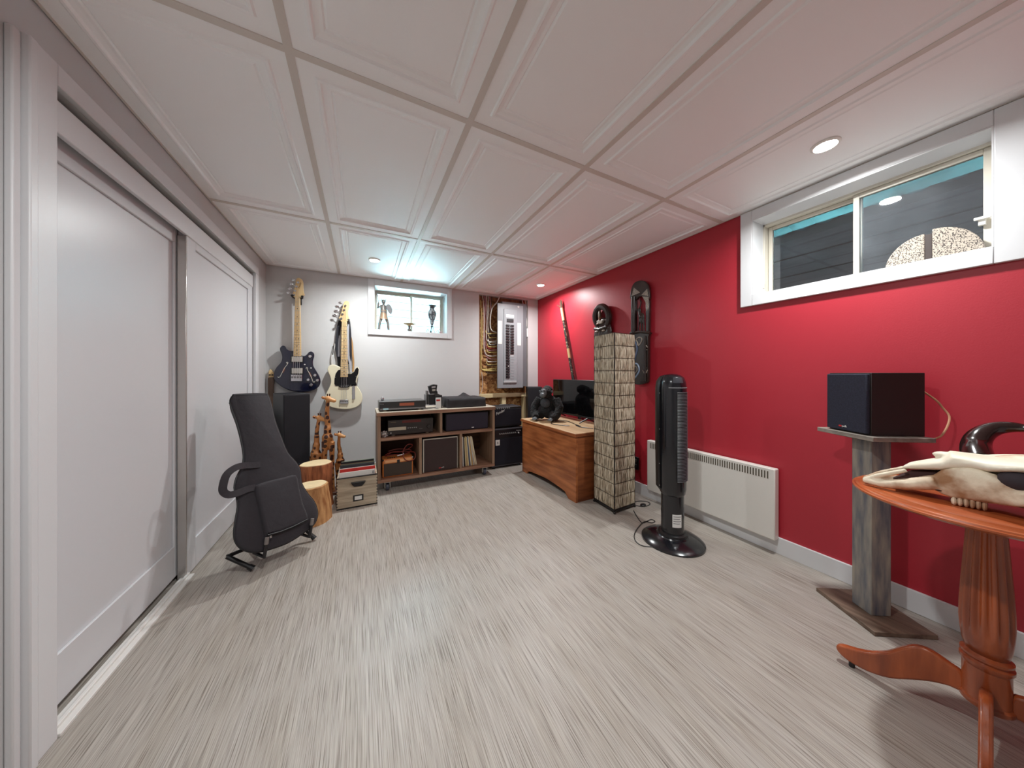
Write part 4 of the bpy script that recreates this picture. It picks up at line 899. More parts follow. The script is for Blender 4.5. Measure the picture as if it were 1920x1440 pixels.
# ---- things on the back window sill
BS = lambda u, v: on(u, v, 'y', 2.52)
m_verd = mat('bloom_pale_bronze', S(128, 124, 120), .4, .3, var=.2, vscale=30); m_cop = mat('copper_brown', S(176, 146, 120), .45, .2)  # bronze and copper, lightened in colour to imitate bloom from the window behind
sill = BZ0 + .001
kx = BS(715, 617)[0] + .028
t = thing('knight_figurine', 'small metal knight figurine with raised spear and shield on the window sill', 'figurine', (kx, 2.52, sill))
KZ = lambda v: on(715, v, 'y', 2.52)[2]
k = MB()
zf, zh, zs, zt = sill + .004, KZ(592), KZ(572), KZ(560)
k.tube([(kx - .055, 2.52, zf), (kx - .045, 2.52, (zf + zh) / 2), (kx - .02, 2.52, zh)], [.014, .014, .020], 10).tube([(kx + .05, 2.52, zf), (kx + .042, 2.52, (zf + zh) / 2), (kx + .016, 2.52, zh)], [.014, .014, .020], 10)
k.tube([(kx, 2.52, zh - .012), (kx - .004, 2.52, (zh + zs) / 2), (kx - .004, 2.52, zs)], [.036, .036, .030], 12).ell((kx - .005, 2.515, zs + .040), (.022, .022, .026)).cyl((kx - .005, 2.52, zs), (kx - .005, 2.52, zs + .03), .012)
k.tube([(kx - .03, 2.52, zs - .008), (kx - .065, 2.51, zs - .04), (kx - .058, 2.49, zs + .02)], [.013, .011, .010], 8).tube([(kx + .028, 2.52, zs - .008), (kx + .055, 2.50, zs - .045), (kx + .05, 2.48, zs - .05)], [.013, .011, .010], 8)
bdy = obj('body', k, m_verd, t, remesh=.004, smooth_it=2)
obj('tunic', MB().lathe([(.046, 0), (.038, .05), (.034, .085), (.037, .10)], (kx - .003, 2.52, zh - .04), 16), m_cop, t)
obj('shield', MB().prism(smooth_pts([(kx + .02, 2.478, zs - .01), (kx + .055, 2.474, zs + .005), (kx + .085, 2.478, zs - .05), (kx + .072, 2.478, zs - .105), (kx + .035, 2.478, zs - .07)], 3), (0, -.008, 0)), m_grey, t)
obj('spear', MB().tube([(kx - .052, 2.488, zs - .01), (kx - .072, 2.488, zs + .10)], .004, 6).tube([(kx - .072, 2.488, zs + .095), (kx - .077, 2.488, zs + .125)], [.009, .001], 6), m_verd, t)
obj('helmet_horn', MB().tube([(kx + .01, 2.515, zs + .055), (kx + .024, 2.51, zs + .078)], [.006, .003], 6), m_verd, t); obj('helmet_horn', MB().tube([(kx - .02, 2.515, zs + .055), (kx - .03, 2.51, zs + .075)], [.006, .003], 6), m_verd, t)
obj('base', MB().lathe([(.085, 0), (.082, .008), (.06, .012)], (kx, 2.52, sill + .0005), 20), m_verd, t)
a = BS(767, 620); dx = a[0]
t = thing('compote_dish', 'shallow tan dish on a dark pedestal in the middle of the window sill', 'dish', (dx, 2.51, sill))
z_ = BS(767, 608)[2] - sill
obj('bowl', MB().lathe([(.014, z_ - .022), (.055, z_ - .012), (.088, z_), (.086, z_ + .002), (.05, z_ - .008), (.002, z_ - .014)], (dx, 2.51, sill), 32), mat('tan_glass', S(186, 160, 120), .25), t)
obj('pedestal', MB().lathe([(.034, 0), (.028, .006), (.010, .014), (.020, .026), (.022, .034), (.010, .046), (.014, z_ - .02)], (dx, 2.51, sill), 24), m_verd, t)
vx = BS(810, 600)[0]
t = thing('amphora_vase', 'dark pointed amphora vase held in a scrolled iron stand on the window sill', 'vase', (vx, 2.52, sill))
zt = BS(810, 573)[2] - sill; s_ = zt / .33
prof = [(.004, .075), (.012, .095), (.028, .15), (.045, .205), (.050, .235), (.044, .262), (.028, .282), (.026, .298), (.040, .318), (.055, .330), (.050, .331), (.022, .300)]
obj('vase', MB().lathe([(r, z * s_) for r, z in prof], (vx, 2.52, sill), 28), mat('patterned_dark_ceramic', S(74, 80, 86), .3, col2=S(176, 182, 186), vscale=36, ramp=(.50, .56)), t)
ir = MB()
for q in (math.radians(215), math.radians(325), math.radians(90)):
    d = np.array([math.cos(q), math.sin(q), 0]); b = np.array([vx, 2.52, sill])
    obj('scroll_leg', MB().tube(smooth_pts([b + d * .010 + (0, 0, .092 * s_), b + d * .02 + (0, 0, .05 * s_), b + d * .045 + (0, 0, .004), b + d * .075 + (0, 0, .006), b + d * .088 + (0, 0, .030), b + d * .072 + (0, 0, .046), b + d * .060 + (0, 0, .032), b + d * .068 + (0, 0, .022)], 5, False), .0035, 6), m_black, t)
obj('ring', MB().tube([(vx + .018 * math.cos(q), 2.52 + .018 * math.sin(q), sill + .088 * s_) for q in np.linspace(0, 2 * math.pi, 16, endpoint=False)], .003, 6, closed=True), m_black, t)
px_ = BS(826, 622)[0]
t = thing('tiny_pot', 'tiny pale pot with a dark sprig at the right end of the window sill', 'pot', (px_, 2.51, sill))
obj('pot', MB().lathe([(.012, 0), (.018, .012), (.019, .028), (.014, .036), (.012, .034)], (px_, 2.51, sill + .0005), 18), mat('pink_white_ceramic', S(214, 190, 190), .4), t)
obj('sprig', MB().tube([(px_, 2.51, sill + .03), (px_ - .012, 2.51, sill + .06)], .002, 5).ell((px_ - .013, 2.51, sill + .062), (.010, .003, .004), seg=8, nr=5), m_verd, t)
# ------------------------------------------------------------------ along the red wall
# ---- blanket chest
m_ch = wood('worn_pine_chest', S(126, 66, 32), S(178, 108, 62), 'y', 9, .42, k=7)
m_che = wood('worn_pine_end', S(104, 52, 26), S(150, 86, 48), 'x', 9, .45, k=7)
m_lid = wood('glare_pale_lid', S(188, 152, 112), S(214, 186, 150), 'y', 9, .4, k=7)  # same chest wood, paler to carry the lamp's glare on top
hx0, hx1, hy0, hy1, hz = 2.405, 2.93, .785, 1.705, .578
t = thing('blanket_chest', 'worn orange-brown wooden blanket chest under the television', 'chest', (2.67, 1.245, 0))
def yb(y0, z0, y1, z1): return MB().box(hx0, hx0 + .02, y0, y1, z0, z1)
obj('front_board', yb(hy0, .385, hy1, .548), m_ch, t, bevel=.0015); obj('front_board', yb(hy0, .218, hy1, .3845), m_ch, t, bevel=.0015)
sc = [(hy1, .2175), (hy1, .0), (hy1 - .10, .0), (hy1 - .125, .03), (hy1 - .20, .045), (hy1 - .40, .062), (hy0 + .42, .066), (hy0 + .30, .060), (hy0 + .20, .052), (hy0 + .15, .045), (hy0 + .125, .02), (hy0 + .10, 0), (hy0, 0), (hy0, .2175)]
obj('skirt_board', MB().prism([(hx0, y, z) for y, z in sc], (.02, 0, 0)), m_ch, t, smooth=False)
obj('end_panel', MB().box(hx0 + .02, hx1, hy0, hy0 + .02, .0, .548), m_che, t, bevel=.002); obj('end_panel', MB().box(hx0 + .02, hx1, hy1 - .02, hy1, 0, .548), m_che, t, bevel=.002)
obj('back_panel', MB().box(hx1 - .018, hx1, hy0 + .02, hy1 - .02, .03, .548), m_che, t)
obj('bottom_panel', MB().box(hx0 + .02, hx1 - .018, hy0 + .02, hy1 - .02, .07, .085), m_che, t)
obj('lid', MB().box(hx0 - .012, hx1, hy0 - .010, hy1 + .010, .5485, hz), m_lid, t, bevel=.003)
obj('lid_edge', MB().box(hx0 - .016, hx0 - .012, hy0 - .012, hy1 + .012, .549, hz - .004), m_ch, t, bevel=.001)
obj('lid_edge', MB().box(hx0 - .012, hx1, hy0 - .014, hy0 - .010, .549, hz - .004), m_che, t, bevel=.001)

# ---- television
tx = 2.83
m_scr = mat('glossy_dark_screen', S(10, 11, 13), .06, spec=.6)
ty0, ty1, tz0, tz1 = 1.00, 1.735, .625, 1.008
t = thing('television', 'flat black television on the wooden chest behind the toy gorilla', 'television', (tx, 1.36, hz))
obj('case', MB().box(tx + .004, tx + .035, ty0, ty1, tz0, tz1), m_black, t, bevel=.004)
obj('screen', MB().box(tx + .002, tx + .004, ty0 + .008, ty1 - .008, tz0 + .018, tz1 - .008), m_scr, t, smooth=False)
obj('bezel', MB().box(tx, tx + .004, ty0, ty1, tz0, tz0 + .016), mat('dark_bezel', S(24, 26, 30), .25), t, bevel=.001)
for y in (ty0 + .13, ty1 - .13): obj('foot', MB().tube([(tx - .085, y + .02, hz + .006), (tx + .015, y, hz + .05), (tx + .10, y + .02, hz + .006)], [.006, .010, .006], 8), m_black, t)

# ---- gorilla plush
gx, gyy = 2.600, 1.49; GZ = .582
m_fur = mat('black_plush_fur', S(16, 16, 18), .9, bump=1.0, bscale=120, sheen=.08)
GP = lambda u, v, X=2.60: on(u, v, 'x', X)
fd = np.array([-.82, -.572, 0]); sd = np.array([.572, -.82, 0])         # facing the camera side of the room
t = thing('gorilla_plush', 'black plush toy gorilla sitting on the chest before the television', 'plush toy', (gx, gyy, hz))
c = np.array([gx, gyy, GZ]); up = np.array([0, 0, 1.])
R_ = Matrix((Vector(sd), Vector(fd), Vector(up))).transposed()
k = MB(); W = lambda a, b, h_: c + (sd * a + fd * b + up * h_) * 1.1
k.ell(W(0, -.01, .105), (.085, .078, .105), R_).ell(W(0, -.005, .175), (.095, .072, .075), R_).ell(W(-.01, .035, .262), (.064, .066, .062), R_).ell(W(-.005, .0, .285), (.056, .062, .052), R_)
for s_ in (-1, 1):
    k.tube([W(s_ * .085, .0, .200), W(s_ * .128, .03, .125), W(s_ * .118, .075, .055), W(s_ * .085, .11, .028)], [.046, .043, .036, .028], 12)
    k.tube([W(s_ * .055, .01, .05), W(s_ * .105, .075, .05), W(s_ * .075, .125, .032)], [.050, .042, .034], 12)
o = obj('body', k, m_fur, t, remesh=.006, smooth_it=3)
tx_ = bpy.data.textures.new('fur_clouds', 'CLOUDS'); tx_.noise_scale = .012
dm = o.modifiers.new('fur', 'DISPLACE'); dm.texture = tx_; dm.strength = .012; dm.mid_level = .5
m_face = mat('grey_rubber_face', S(96, 100, 104), .45)
fc = obj('face', MB().ell(W(-.012, .085, .265), (.038, .026, .044), R_).ell(W(-.012, .105, .243), (.034, .026, .026), R_), m_face, t, remesh=.004, smooth_it=2)
for s_ in (-1, 1):
    obj('eye', MB().ell(W(-.012 + s_ * .015, .108, .284), (.006, .005, .006), R_, 8, 6), m_blackgl, fc); obj('nostril', MB().ell(W(-.012 + s_ * .009, .130, .250), (.005, .004, .004), R_, 8, 6), m_dark, fc)
    obj('ear', MB().ell(W(-.01 + s_ * .064, .03, .272), (.008, .012, .016), R_, 8, 6), m_face, t)
    h_ = W(s_ * .080, .135, .026)
    hd = obj('hand', MB().ell(h_, (.024, .022, .016), R_, 10, 6), m_face, t)
    for q in range(4): obj('finger', MB().tube([h_ + sd * (-.016 + q * .0105) + fd * .012, h_ + sd * (-.018 + q * .012) + fd * .030 - up * .012], [.0062, .005], 7), m_face, hd)
    obj('thumb', MB().tube([h_ - sd * s_ * .018, h_ - sd * s_ * .030 + fd * .014 - up * .006], [.006, .005], 7), m_face, hd)
obj('chest_patch', MB().ell(W(-.005, .062, .165), (.055, .02, .05), R_), mat('dark_grey_plush', S(56, 58, 62), .9, bump=.6, bscale=120), t)

# ---- cords on the chest and floor
def cord(name, label, pts, ax, val, r, m, n=5): o_ = thing(name, label, 'cord', tuple(on(*pts[0], ax, val))); obj('cable', MB().tube(smooth_pts([on(u, v, ax, val) + np.array([0, 0, r]) for u, v in pts], n, False), r, 6), m, o_); return o_
t = cord('power_cord', 'thin black television cord looping across the chest lid', [(1068, 799), (1045, 797), (1033, 794), (1040, 789), (1058, 789), (1072, 793), (1080, 797), (1087, 801), (1112, 804)], 'z', hz + .0015, .0032, m_black)
a, b = on(1080, 798, 'z', hz), on(1088, 801, 'z', hz); obj('inline_switch', MB().tube([a + (0, 0, .006), b + (0, 0, .006)], .007, 8), m_black, t)

# ---- carved stick leaning in the corner
p0, p1 = on(1053, 578, 'x', 3.01), np.array([2.985, 1.29, .002])
d = p1 - p0
t = thing('carved_stick', 'dark carved ceremonial stick with grass tuft leaning on the red wall', 'staff', tuple(p1))
m_stk = mat('patterned_dark_stick', S(36, 26, 22), .5, col2=S(150, 132, 104), vscale=40, ramp=(.52, .60)); m_pale = mat('pale_bamboo', S(190, 160, 112), .5); m_sdk = mat('black_stick', S(24, 20, 20), .4)
cuts = [(0, .085, m_pale), (.085, .27, m_stk), (.27, .33, m_pale), (.33, .44, m_stk), (.44, .56, m_sdk), (.56, 1, m_sdk)]
for a, b, m in cuts: obj('shaft_segment', MB().tube([p0 + d * a, p0 + d * b], .0175, 12), m, t)
rr = random.Random(5); g = MB()
for k in range(40):
    e = p0 + np.array([rr.uniform(-.016, .02), rr.uniform(-.010, .028), rr.uniform(.06, .13)]) + (np.array([0, .085, -.05]) if k % 7 == 0 else 0)
    s0 = p0 + np.array([rr.uniform(-.008, .006), rr.uniform(-.01, .01), 0]); mid_ = (s0 + e) / 2 + np.array([0, rr.uniform(-.01, .01), .01]); e[0] = min(e[0], 3.04)
    g.tube([s0, mid_, e], [.0030, .0026, .0008], 4)
tag(obj('grass_tuft', g, mat('dry_dark_grass', S(74, 54, 36), .8), t), kind='stuff')

# ---- reed column lamp
A0, AL, AR = np.array([2.544, .498, 0]), np.array([2.562, .738, 0]), np.array([2.783, .515, 0])
ea, eb = AL - A0, AR - A0; A3 = AL + eb
t = thing('floor_lamp', 'tall square column floor lamp of woven reed panels', 'lamp', tuple((A0 + A3) / 2))
def reed_mat():
    m = bpy.data.materials.new('woven_reed'); m.use_nodes = True
    N = m.node_tree.nodes; L = m.node_tree.links; p = N['Principled BSDF']; p.inputs['Roughness'].default_value = .5
    tc = N.new('ShaderNodeTexCoord'); mp = N.new('ShaderNodeMapping'); mp.inputs['Scale'].default_value = (190, 190, 6)
    nz = N.new('ShaderNodeTexNoise'); nz.inputs['Scale'].default_value = 1; nz.inputs['Detail'].default_value = 3
    cr = N.new('ShaderNodeValToRGB'); e = cr.color_ramp.elements; e[0].position = .34; e[0].color = S(70, 58, 46); e[1].position = .64; e[1].color = S(214, 204, 184); k = e.new(.48); k.color = S(158, 142, 118)
    L.new(tc.outputs['Object'], mp.inputs[0]); L.new(mp.outputs[0], nz.inputs['Vector']); L.new(nz.outputs['Fac'], cr.inputs[0]); L.new(cr.outputs[0], p.inputs['Base Color']); return m
m_reed = reed_mat(); m_iron = mat('black_iron', S(22, 20, 19), .5); m_band = mat('dark_brown_cord', S(52, 40, 30), .7)
nb, z0, zt = 14, .035, 1.388; bh = (zt - z0) / nb
corners = [A0, AR, A3, AL]
cen = (A0 + A3) / 2
rr = random.Random(11)
for q in range(4):
    pa, pb = corners[q], corners[(q + 1) % 4]; e = pb - pa; n_ = np.cross(e, (0, 0, 1)); n_ /= np.linalg.norm(n_)
    for k in range(nb):
        za, zb = z0 + k * bh + .0005, z0 + (k + 1) * bh - .0015; mb = MB(); nr = 24
        R0 = []
        for z, bow, dz in ((za, 0, 0), ((za * 2 + zb) / 3, .004, 0), ((za + 2 * zb) / 3, .004, 0), (zb, 0, 0)):
            row = []
            for i in range(nr * 2 + 1):
                f = .015 + .97 * i / (nr * 2)
                row.append(pa + e * f + n_ * (bow + (.0028 if i % 2 else 0) + rr.uniform(-.0012, .0012)) + np.array([0, 0, z + (rr.uniform(-.002, .004) if z == zb else 0)]))
            R0.append(row)
        w = nr * 2 + 1
        mb.add([v for r in R0 for v in r], [(a * w + i, a * w + i + 1, (a + 1) * w + i + 1, (a + 1) * w + i) for a in range(3) for i in range(w - 1)])
        o = obj('reed_panel', mb, m_reed, t, smooth=False)
        s_ = o.modifiers.new('thickness', 'SOLIDIFY'); s_.thickness = .003; s_.offset = -1
    for k in range(nb + 1):
        z = z0 + k * bh
        obj('band', MB().tube([pa + n_ * .004 + (0, 0, z), pb + n_ * .004 + (0, 0, z)], .0018, 6), m_band, t)
    obj('post', MB().tube([pa + (0, 0, .0), pa + (0, 0, zt + .004)], .0032, 6), m_iron, t); obj('foot', MB().ell(pa + (0, 0, .009), (.010, .010, .009), seg=10, nr=6), m_iron, t)
    obj('base_rail', MB().tube([pa + (0, 0, .022), pb + (0, 0, .022)], .008, 6), m_iron, t)
obj('bulb_holder', MB().cyl(cen + (0, 0, .02), cen + (0, 0, .5), .012, seg=10), m_white, t)
t = cord('lamp_cord', 'black lamp cord with foot switch on the floor beside the reed lamp', [(1188, 942), (1200, 940), (1212, 941), (1219, 945), (1214, 949), (1205, 950), (1192, 949)], 'z', 0, .003, m_black)
a = on(1206, 949, 'z', 0); obj('foot_switch', MB().ell(a + np.array([0, 0, .010]), (.026, .020, .010), seg=14, nr=8), m_black, t)

# ---- masks on the red wall
MX = 2.99
MP = lambda x, y, X=MX: on(1080 + x / 6, 500 + y / 6, 'x', X)
m_mask = mat('dark_carved_wood', S(40, 28, 24), .28, var=.25, vscale=18, coat=.3); m_pale2 = mat('scratched_grey_carving', S(150, 140, 128), .5, var=.3, vscale=90); m_maskl = mat('brown_carved_wood', S(104, 64, 40), .4)
t = thing('ring_mask', 'carved dark wood mask topped with curved ring horns behind the reed lamp', 'mask', tuple(MP(290, 1000)))
ringp = [MP(292 + 76 * math.cos(q), 572 + 122 * math.sin(q), 3.0) for q in np.linspace(math.radians(100), math.radians(440), 26)]
obj('ring_horn', MB().tube(ringp, [.022 + .012 * abs(math.sin(i / 25 * math.pi)) for i in range(26)], 10), m_mask, t)
cb = (MP(262, 470, 3.0) + MP(262, 640, 3.0)) / 2
obj('crest_bird', MB().ell(MP(268, 560, 3.0), (.016, .022, .062)).ell(MP(264, 472, 3.0), (.014, .018, .032)).tube([MP(268, 600, 3.0), MP(272, 655, 3.0)], [.022, .045], 10), m_maskl, t, remesh=.005, smooth_it=2)
obj('crest_bird_breast', MB().ell(MP(262, 535, 2.985), (.010, .014, .034)), m_pale2, t)
hc = MP(290, 760, 3.0)
fm = obj('face', MB().ell(hc + np.array([.012, 0, .01]), (.036, .125, .16)).ell(hc + np.array([-.015, .0, -.01]), (.022, .022, .07)).ell(hc + np.array([-.012, .0, -.09]), (.02, .05, .02)).tube([hc + np.array([-.014, .09, .065]), hc + np.array([-.030, .0, .045]), hc + np.array([-.014, -.09, .065])], .018, 8), m_mask, t, remesh=.005, smooth_it=3)
for s_ in (-1, 1): obj('eye', MB().ell(hc + np.array([-.026, s_ * .048, .03]), (.010, .026, .010)), m_pale2, fm)
obj('forehead_carving', MB().prism([MP(228, 610, 2.965), MP(300, 600, 2.965), MP(285, 640, 2.965), MP(235, 650, 2.965)], (.03, 0, 0)), m_pale2, t, bevel=.004)

TX = 3.0
TP = lambda x, y, X=TX: on(1080 + x / 6, 500 + y / 6, 'x', X)
t = thing('carved_mask_panel', 'long dark carved wall panel with openwork antelope above the tower fan', 'wall carving', tuple(TP(720, 1320)))
thk = (.028, 0, 0)
obj('crown', MB().prism(smooth_pts([TP(x, y) for x, y in [(612, 370), (612, 290), (628, 220), (665, 172), (715, 155), (765, 162), (802, 196), (818, 260), (820, 370), (778, 372), (755, 345), (715, 335), (690, 352), (676, 372)]], 3), thk), m_mask, t, bevel=.005)
obj('pillar', MB().prism([TP(614, 372), TP(672, 372), TP(672, 742), TP(612, 742)], thk), m_mask, t, bevel=.008, seg=3); obj('round_column', MB().tube([TP(646, 340, 2.995), TP(646, 745, 2.995)], .020, 14), m_mask, t)
obj('pillar', MB().prism([TP(780, 372), TP(820, 372), TP(816, 742), TP(782, 742)], thk), m_mask, t, bevel=.006)
obj('lower_board', MB().prism(smooth_pts([TP(x, y) for x, y in [(612, 742), (700, 735), (816, 738), (836, 745), (812, 790), (810, 1000), (806, 1240), (798, 1302), (760, 1318), (710, 1328), (660, 1320), (648, 1290), (642, 1000), (640, 800)]], 2), thk), m_mask, t, bevel=.006)
obj('cross_rail', MB().tube([TP(612, 748, 2.995), TP(720, 732, 2.995), TP(832, 744, 2.995)], .012, 8), m_mask, t)
obj('antelope', MB().tube(smooth_pts([TP(718, 375), TP(732, 400), TP(722, 440), TP(712, 470)], 3, False), .006, 7).ell(TP(712, 490), (.012, .018, .022)).tube([TP(715, 500), TP(722, 540), TP(735, 575)], [.013, .018, .022], 9).ell(TP(738, 575), (.014, .030, .045))
    .tube([TP(720, 590), TP(708, 660), TP(700, 735)], [.012, .007, .006], 7).tube([TP(735, 600), TP(738, 660), TP(735, 735)], [.012, .007, .006], 7).tube([TP(756, 590), TP(765, 660), TP(770, 735)], [.012, .007, .006], 7), m_mask, t, remesh=.004, smooth_it=2)
for tri in ([(625, 330), (650, 235), (722, 292)], [(735, 318), (800, 250), (812, 330)], [(745, 335), (815, 340), (812, 470), (795, 500), (782, 400)]):
    obj('carved_patch', MB().prism([TP(x, y, TX - .002) for x, y in tri], (.004, 0, 0)), m_pale2, t, smooth=False)
def strip(pts, w, m=m_pale2): obj('carved_line', MB().tube(smooth_pts([TP(x, y, TX - .001) for x, y in pts], 3, False), w, 6), m, t)
strip([(672, 830), (700, 798), (735, 800), (742, 830), (705, 890), (690, 850), (678, 830)], .006); strip([(665, 830), (690, 920), (672, 1000), (660, 1060)], .007, mat('blue_grey_window_sheen', S(104, 120, 150), .35)); strip([(650, 1100), (690, 1095), (712, 1165), (680, 1230), (655, 1260)], .007, mat('pale_blue_window_sheen', S(140, 160, 186), .35)); strip([(652, 1120), (680, 1125), (690, 1165), (662, 1200)], .005)  # both blue strokes are the window's reflection put in as colour
strip([(768, 915), (785, 885), (803, 910)], .005); strip([(770, 935), (802, 935)], .003); strip([(752, 1165), (778, 1205), (804, 1160)], .005); strip([(765, 1140), (800, 1140)], .003); strip([(778, 780), (780, 1290)], .010, m_mask); strip([(800, 940), (798, 1140)], .004, m_mask)

# ---- tower fan
fx, fy = 2.605, .065
m_fan = mat('glossy_blue_black_plastic', S(16, 18, 24), .2, coat=.4); m_fand = mat('black_fan_back', S(18, 18, 20), .35)
t = thing('tower_fan', 'black tower fan on a round base in front of the white heater', 'fan', (fx, fy, 0))
obj('base', MB().lathe([(.183, 0), (.182, .010), (.165, .022), (.12, .036), (.095, .042), (.09, .048), (.075, .050)], (fx, fy, 0), 48), m_fan, t)
obj('base_collar', MB().lathe([(.085, .048), (.082, .060), (.070, .066)], (fx, fy, 0), 40), m_fand, t)
obj('column', MB().lathe([(.0665, .05), (.0665, .33)], (fx, fy, 0), 40), m_fan, t)
hb, ht = .315, 1.073
obj('body', MB().lathe([(.060, hb - .02), (.074, hb), (.079, hb + .03), (.081, .60), (.081, .98), (.077, 1.02), (.066, 1.05), (.045, 1.066), (.015, ht), (.001, ht)], (fx, fy, 0), 40), m_fan, t)
rs = [[], []]
mb = MB()
ring = lambda r, z: [(fx + r * math.cos(q), fy + .018 + r * math.sin(q), z) for q in np.linspace(math.radians(8), math.radians(172), 20)] + [(fx, fy, z)]
obj('rear_shell', mb.rings([ring(r, z) for r, z in [(.06, hb), (.082, hb + .03), (.086, .6), (.086, .98), (.080, 1.025), (.06, 1.056), (.03, 1.068)]]), m_fand, t)
gl = MB()
for k in range(62):
    z = .405 + k * (.955 - .405) / 61
    gl.tube([(fx + .084 * math.cos(q), fy + .084 * math.sin(q), z) for q in np.linspace(math.radians(234), math.radians(338), 12)], .0022, 4)
tag(obj('louvre_grille', gl, mat('grey_black_slats', S(74, 74, 78), .35), t), kind='stuff')
obj('grille_recess', MB().rings([[(fx + .0815 * math.cos(q), fy + .0815 * math.sin(q), z) for q in np.linspace(math.radians(234), math.radians(338), 14)] + [(fx + .012, fy - .016, z)] for z in (.40, .96)]), m_dark, t)
arc = [math.radians(q) for q in np.linspace(218, 264, 8)]
obj('control_panel', MB().rings([[(fx + (r + .0015) * math.cos(q), fy + (r + .0015) * math.sin(q), z) for q in arc] + [(fx + (r - .01) * math.cos(q), fy + (r - .01) * math.sin(q), z - .004) for q in reversed(arc)] for r, z in ((.0775, 1.016), (.0725, 1.034), (.066, 1.050))]), mat('dark_display_plate', S(52, 54, 60), .3), t)
obj('control_trim', MB().tube([(fx + .080 * math.cos(q), fy + .080 * math.sin(q), .985) for q in np.linspace(math.radians(200), math.radians(330), 14)], .003, 5), m_grey, t)
vd = np.array([CAM[0] - fx, CAM[1] - fy, 0]); vd /= np.linalg.norm(vd)
la = math.atan2(vd[1], vd[0]) + .42
lb = obj('rating_label', MB().rings([[(fx + r * math.cos(la + q), fy + r * math.sin(la + q), z) for q in np.linspace(-.42, .42, 8)] + [(fx + .06 * math.cos(la + q), fy + .06 * math.sin(la + q), z) for q in np.linspace(.42, -.42, 8)] for z, r in ((.115, .0672), (.195, .0672))]), m_white, t, smooth=False)
for k in range(4):
    for x_, w_ in ((0, .30), ):
        z = .18 - k * .014
        obj('label_line', MB().rings([[(fx + r * math.cos(la + q), fy + r * math.sin(la + q), zz) for q in np.linspace(-.34, .34 - .1 * (k % 2), 6)] + [(fx + .066 * math.cos(la + q), fy + .066 * math.sin(la + q), zz) for q in np.linspace(.34 - .1 * (k % 2), -.34, 6)] for zz, r in ((z, .0676), (z + .004, .0676))]), m_grey, lb, smooth=False)
for z in (.95, .72, .50, .36): q = math.radians(172); obj('screw', MB().ell((fx + .085 * math.cos(q), fy + .018 + .085 * math.sin(q), z), (.003, .003, .003), seg=8, nr=5), m_steel, t)
t = cord('fan_cord', 'black fan cord snaking over the floor past the fan base', [(1188, 958), (1196, 972), (1205, 981), (1220, 975), (1228, 978), (1222, 981), (1208, 979), (1195, 992), (1189, 1006), (1194, 1018), (1208, 1025), (1235, 1027), (1262, 1033), (1298, 1034), (1318, 1031)], 'z', 0, .003, m_black)
a, b = on(1308, 1031, 'z', 0), on(1323, 1030, 'z', 0); obj('plug', MB().tube([a + (0, 0, .008), b + (0, 0, .008)], [.009, .006], 8), m_black, t)

# ---- convector heater
HX = 2.985
a, b = on(1213, 825, 'x', HX), on(1453, 880, 'x', HX); zb_ = on(1453, 1015, 'x', HX)[2]
m_heat = mat('white_heater_enamel', S(226, 223, 216), .3)
t = thing('wall_heater', 'white wall convector heater low on the red wall behind the fan', 'heater', (3.01, (a[1] + b[1]) / 2, zb_))
y0, y1, z0, z1 = b[1], a[1], zb_, a[2]
obj('case', MB().box(HX, XR - .014, y0, y1, z0, z1), m_heat, t, bevel=.006, seg=3)
sl = MB(); n_ = 56
for k in range(n_):
    y = y0 + .035 + (y1 - y0 - .07) * k / (n_ - 1)
    sl.box(HX - .0008, HX + .001, y - .0033, y + .0033, z1 - .062, z1 - .018)
tag(obj('vent_slots', sl, mat('dark_vent_slot', S(86, 78, 64), .7), t, smooth=False), kind='stuff')
obj('rear_bracket', MB().box(XR - .0138, XR - .002, y0 + .05, y1 - .05, z0 + .11, z0 + .30), m_steel, t)
# outlet
a = on(1192, 868, 'x', XR)
t = thing('wall_outlet', 'black double electrical outlet on the red wall beside the reed lamp', 'outlet', tuple(a))
pl = obj('plate', MB().box(XR - .006, XR, a[1] - .036, a[1] + .036, a[2] - .058, a[2] + .058), m_black, t, bevel=.002)
for dz in (-.022, .022): obj('receptacle', MB().box(XR - .009, XR - .006, a[1] - .016, a[1] + .016, a[2] + dz - .014, a[2] + dz + .014), mat('grey_receptacle', S(70, 70, 66), .4), pl, bevel=.002)
obj('plug', MB().box(XR - .034, XR - .009, a[1] - .012, a[1] + .012, a[2] - .034, a[2] - .012), m_black, t, bevel=.003)

# ---- bookshelf speaker on its stand
N0, NL, NR = np.array([2.692, -.762, 0]), np.array([2.824, -.544, 0]), np.array([2.909, -.863, 0])
eu = (NL - N0); ev = (NR - N0); eu_ = eu / np.linalg.norm(eu); ev_ = np.array([eu_[1], -eu_[0], 0])
lu, lv = .255, .235
cc = N0 + eu_ * lu / 2 + ev_ * lv / 2
m_slate = wood('blue_grey_washed_wood', S(86, 92, 106), S(164, 156, 142), 'z', 12, .55, k=6); m_stb = wood('grey_brown_stand_wood', S(84, 66, 54), S(130, 110, 94), 'y', 12, .5); m_stop = wood('grey_stand_top', S(110, 104, 98), S(150, 142, 132), 'y', 12, .45)
t = thing('speaker_stand', 'weathered grey wooden speaker stand by the red wall', 'speaker stand', tuple(cc))
def ob(c_, du, dv, z0, z1): return MB().obox((c_[0], c_[1], (z0 + z1) / 2), eu_ * du / 2, ev_ * dv / 2, (0, 0, (z1 - z0) / 2))
obj('base_plate', ob(cc, lu, lv, 0, .018), m_stb, t, bevel=.002)
obj('column', ob(cc, .080, .080, .018, .788), m_slate, t, bevel=.003)
obj('mount_plate', ob(cc, .16, .17, .786, .793), m_black, t)
obj('top_plate', ob(cc, lu - .012, lv, .793, .812), m_stop, t, bevel=.002)
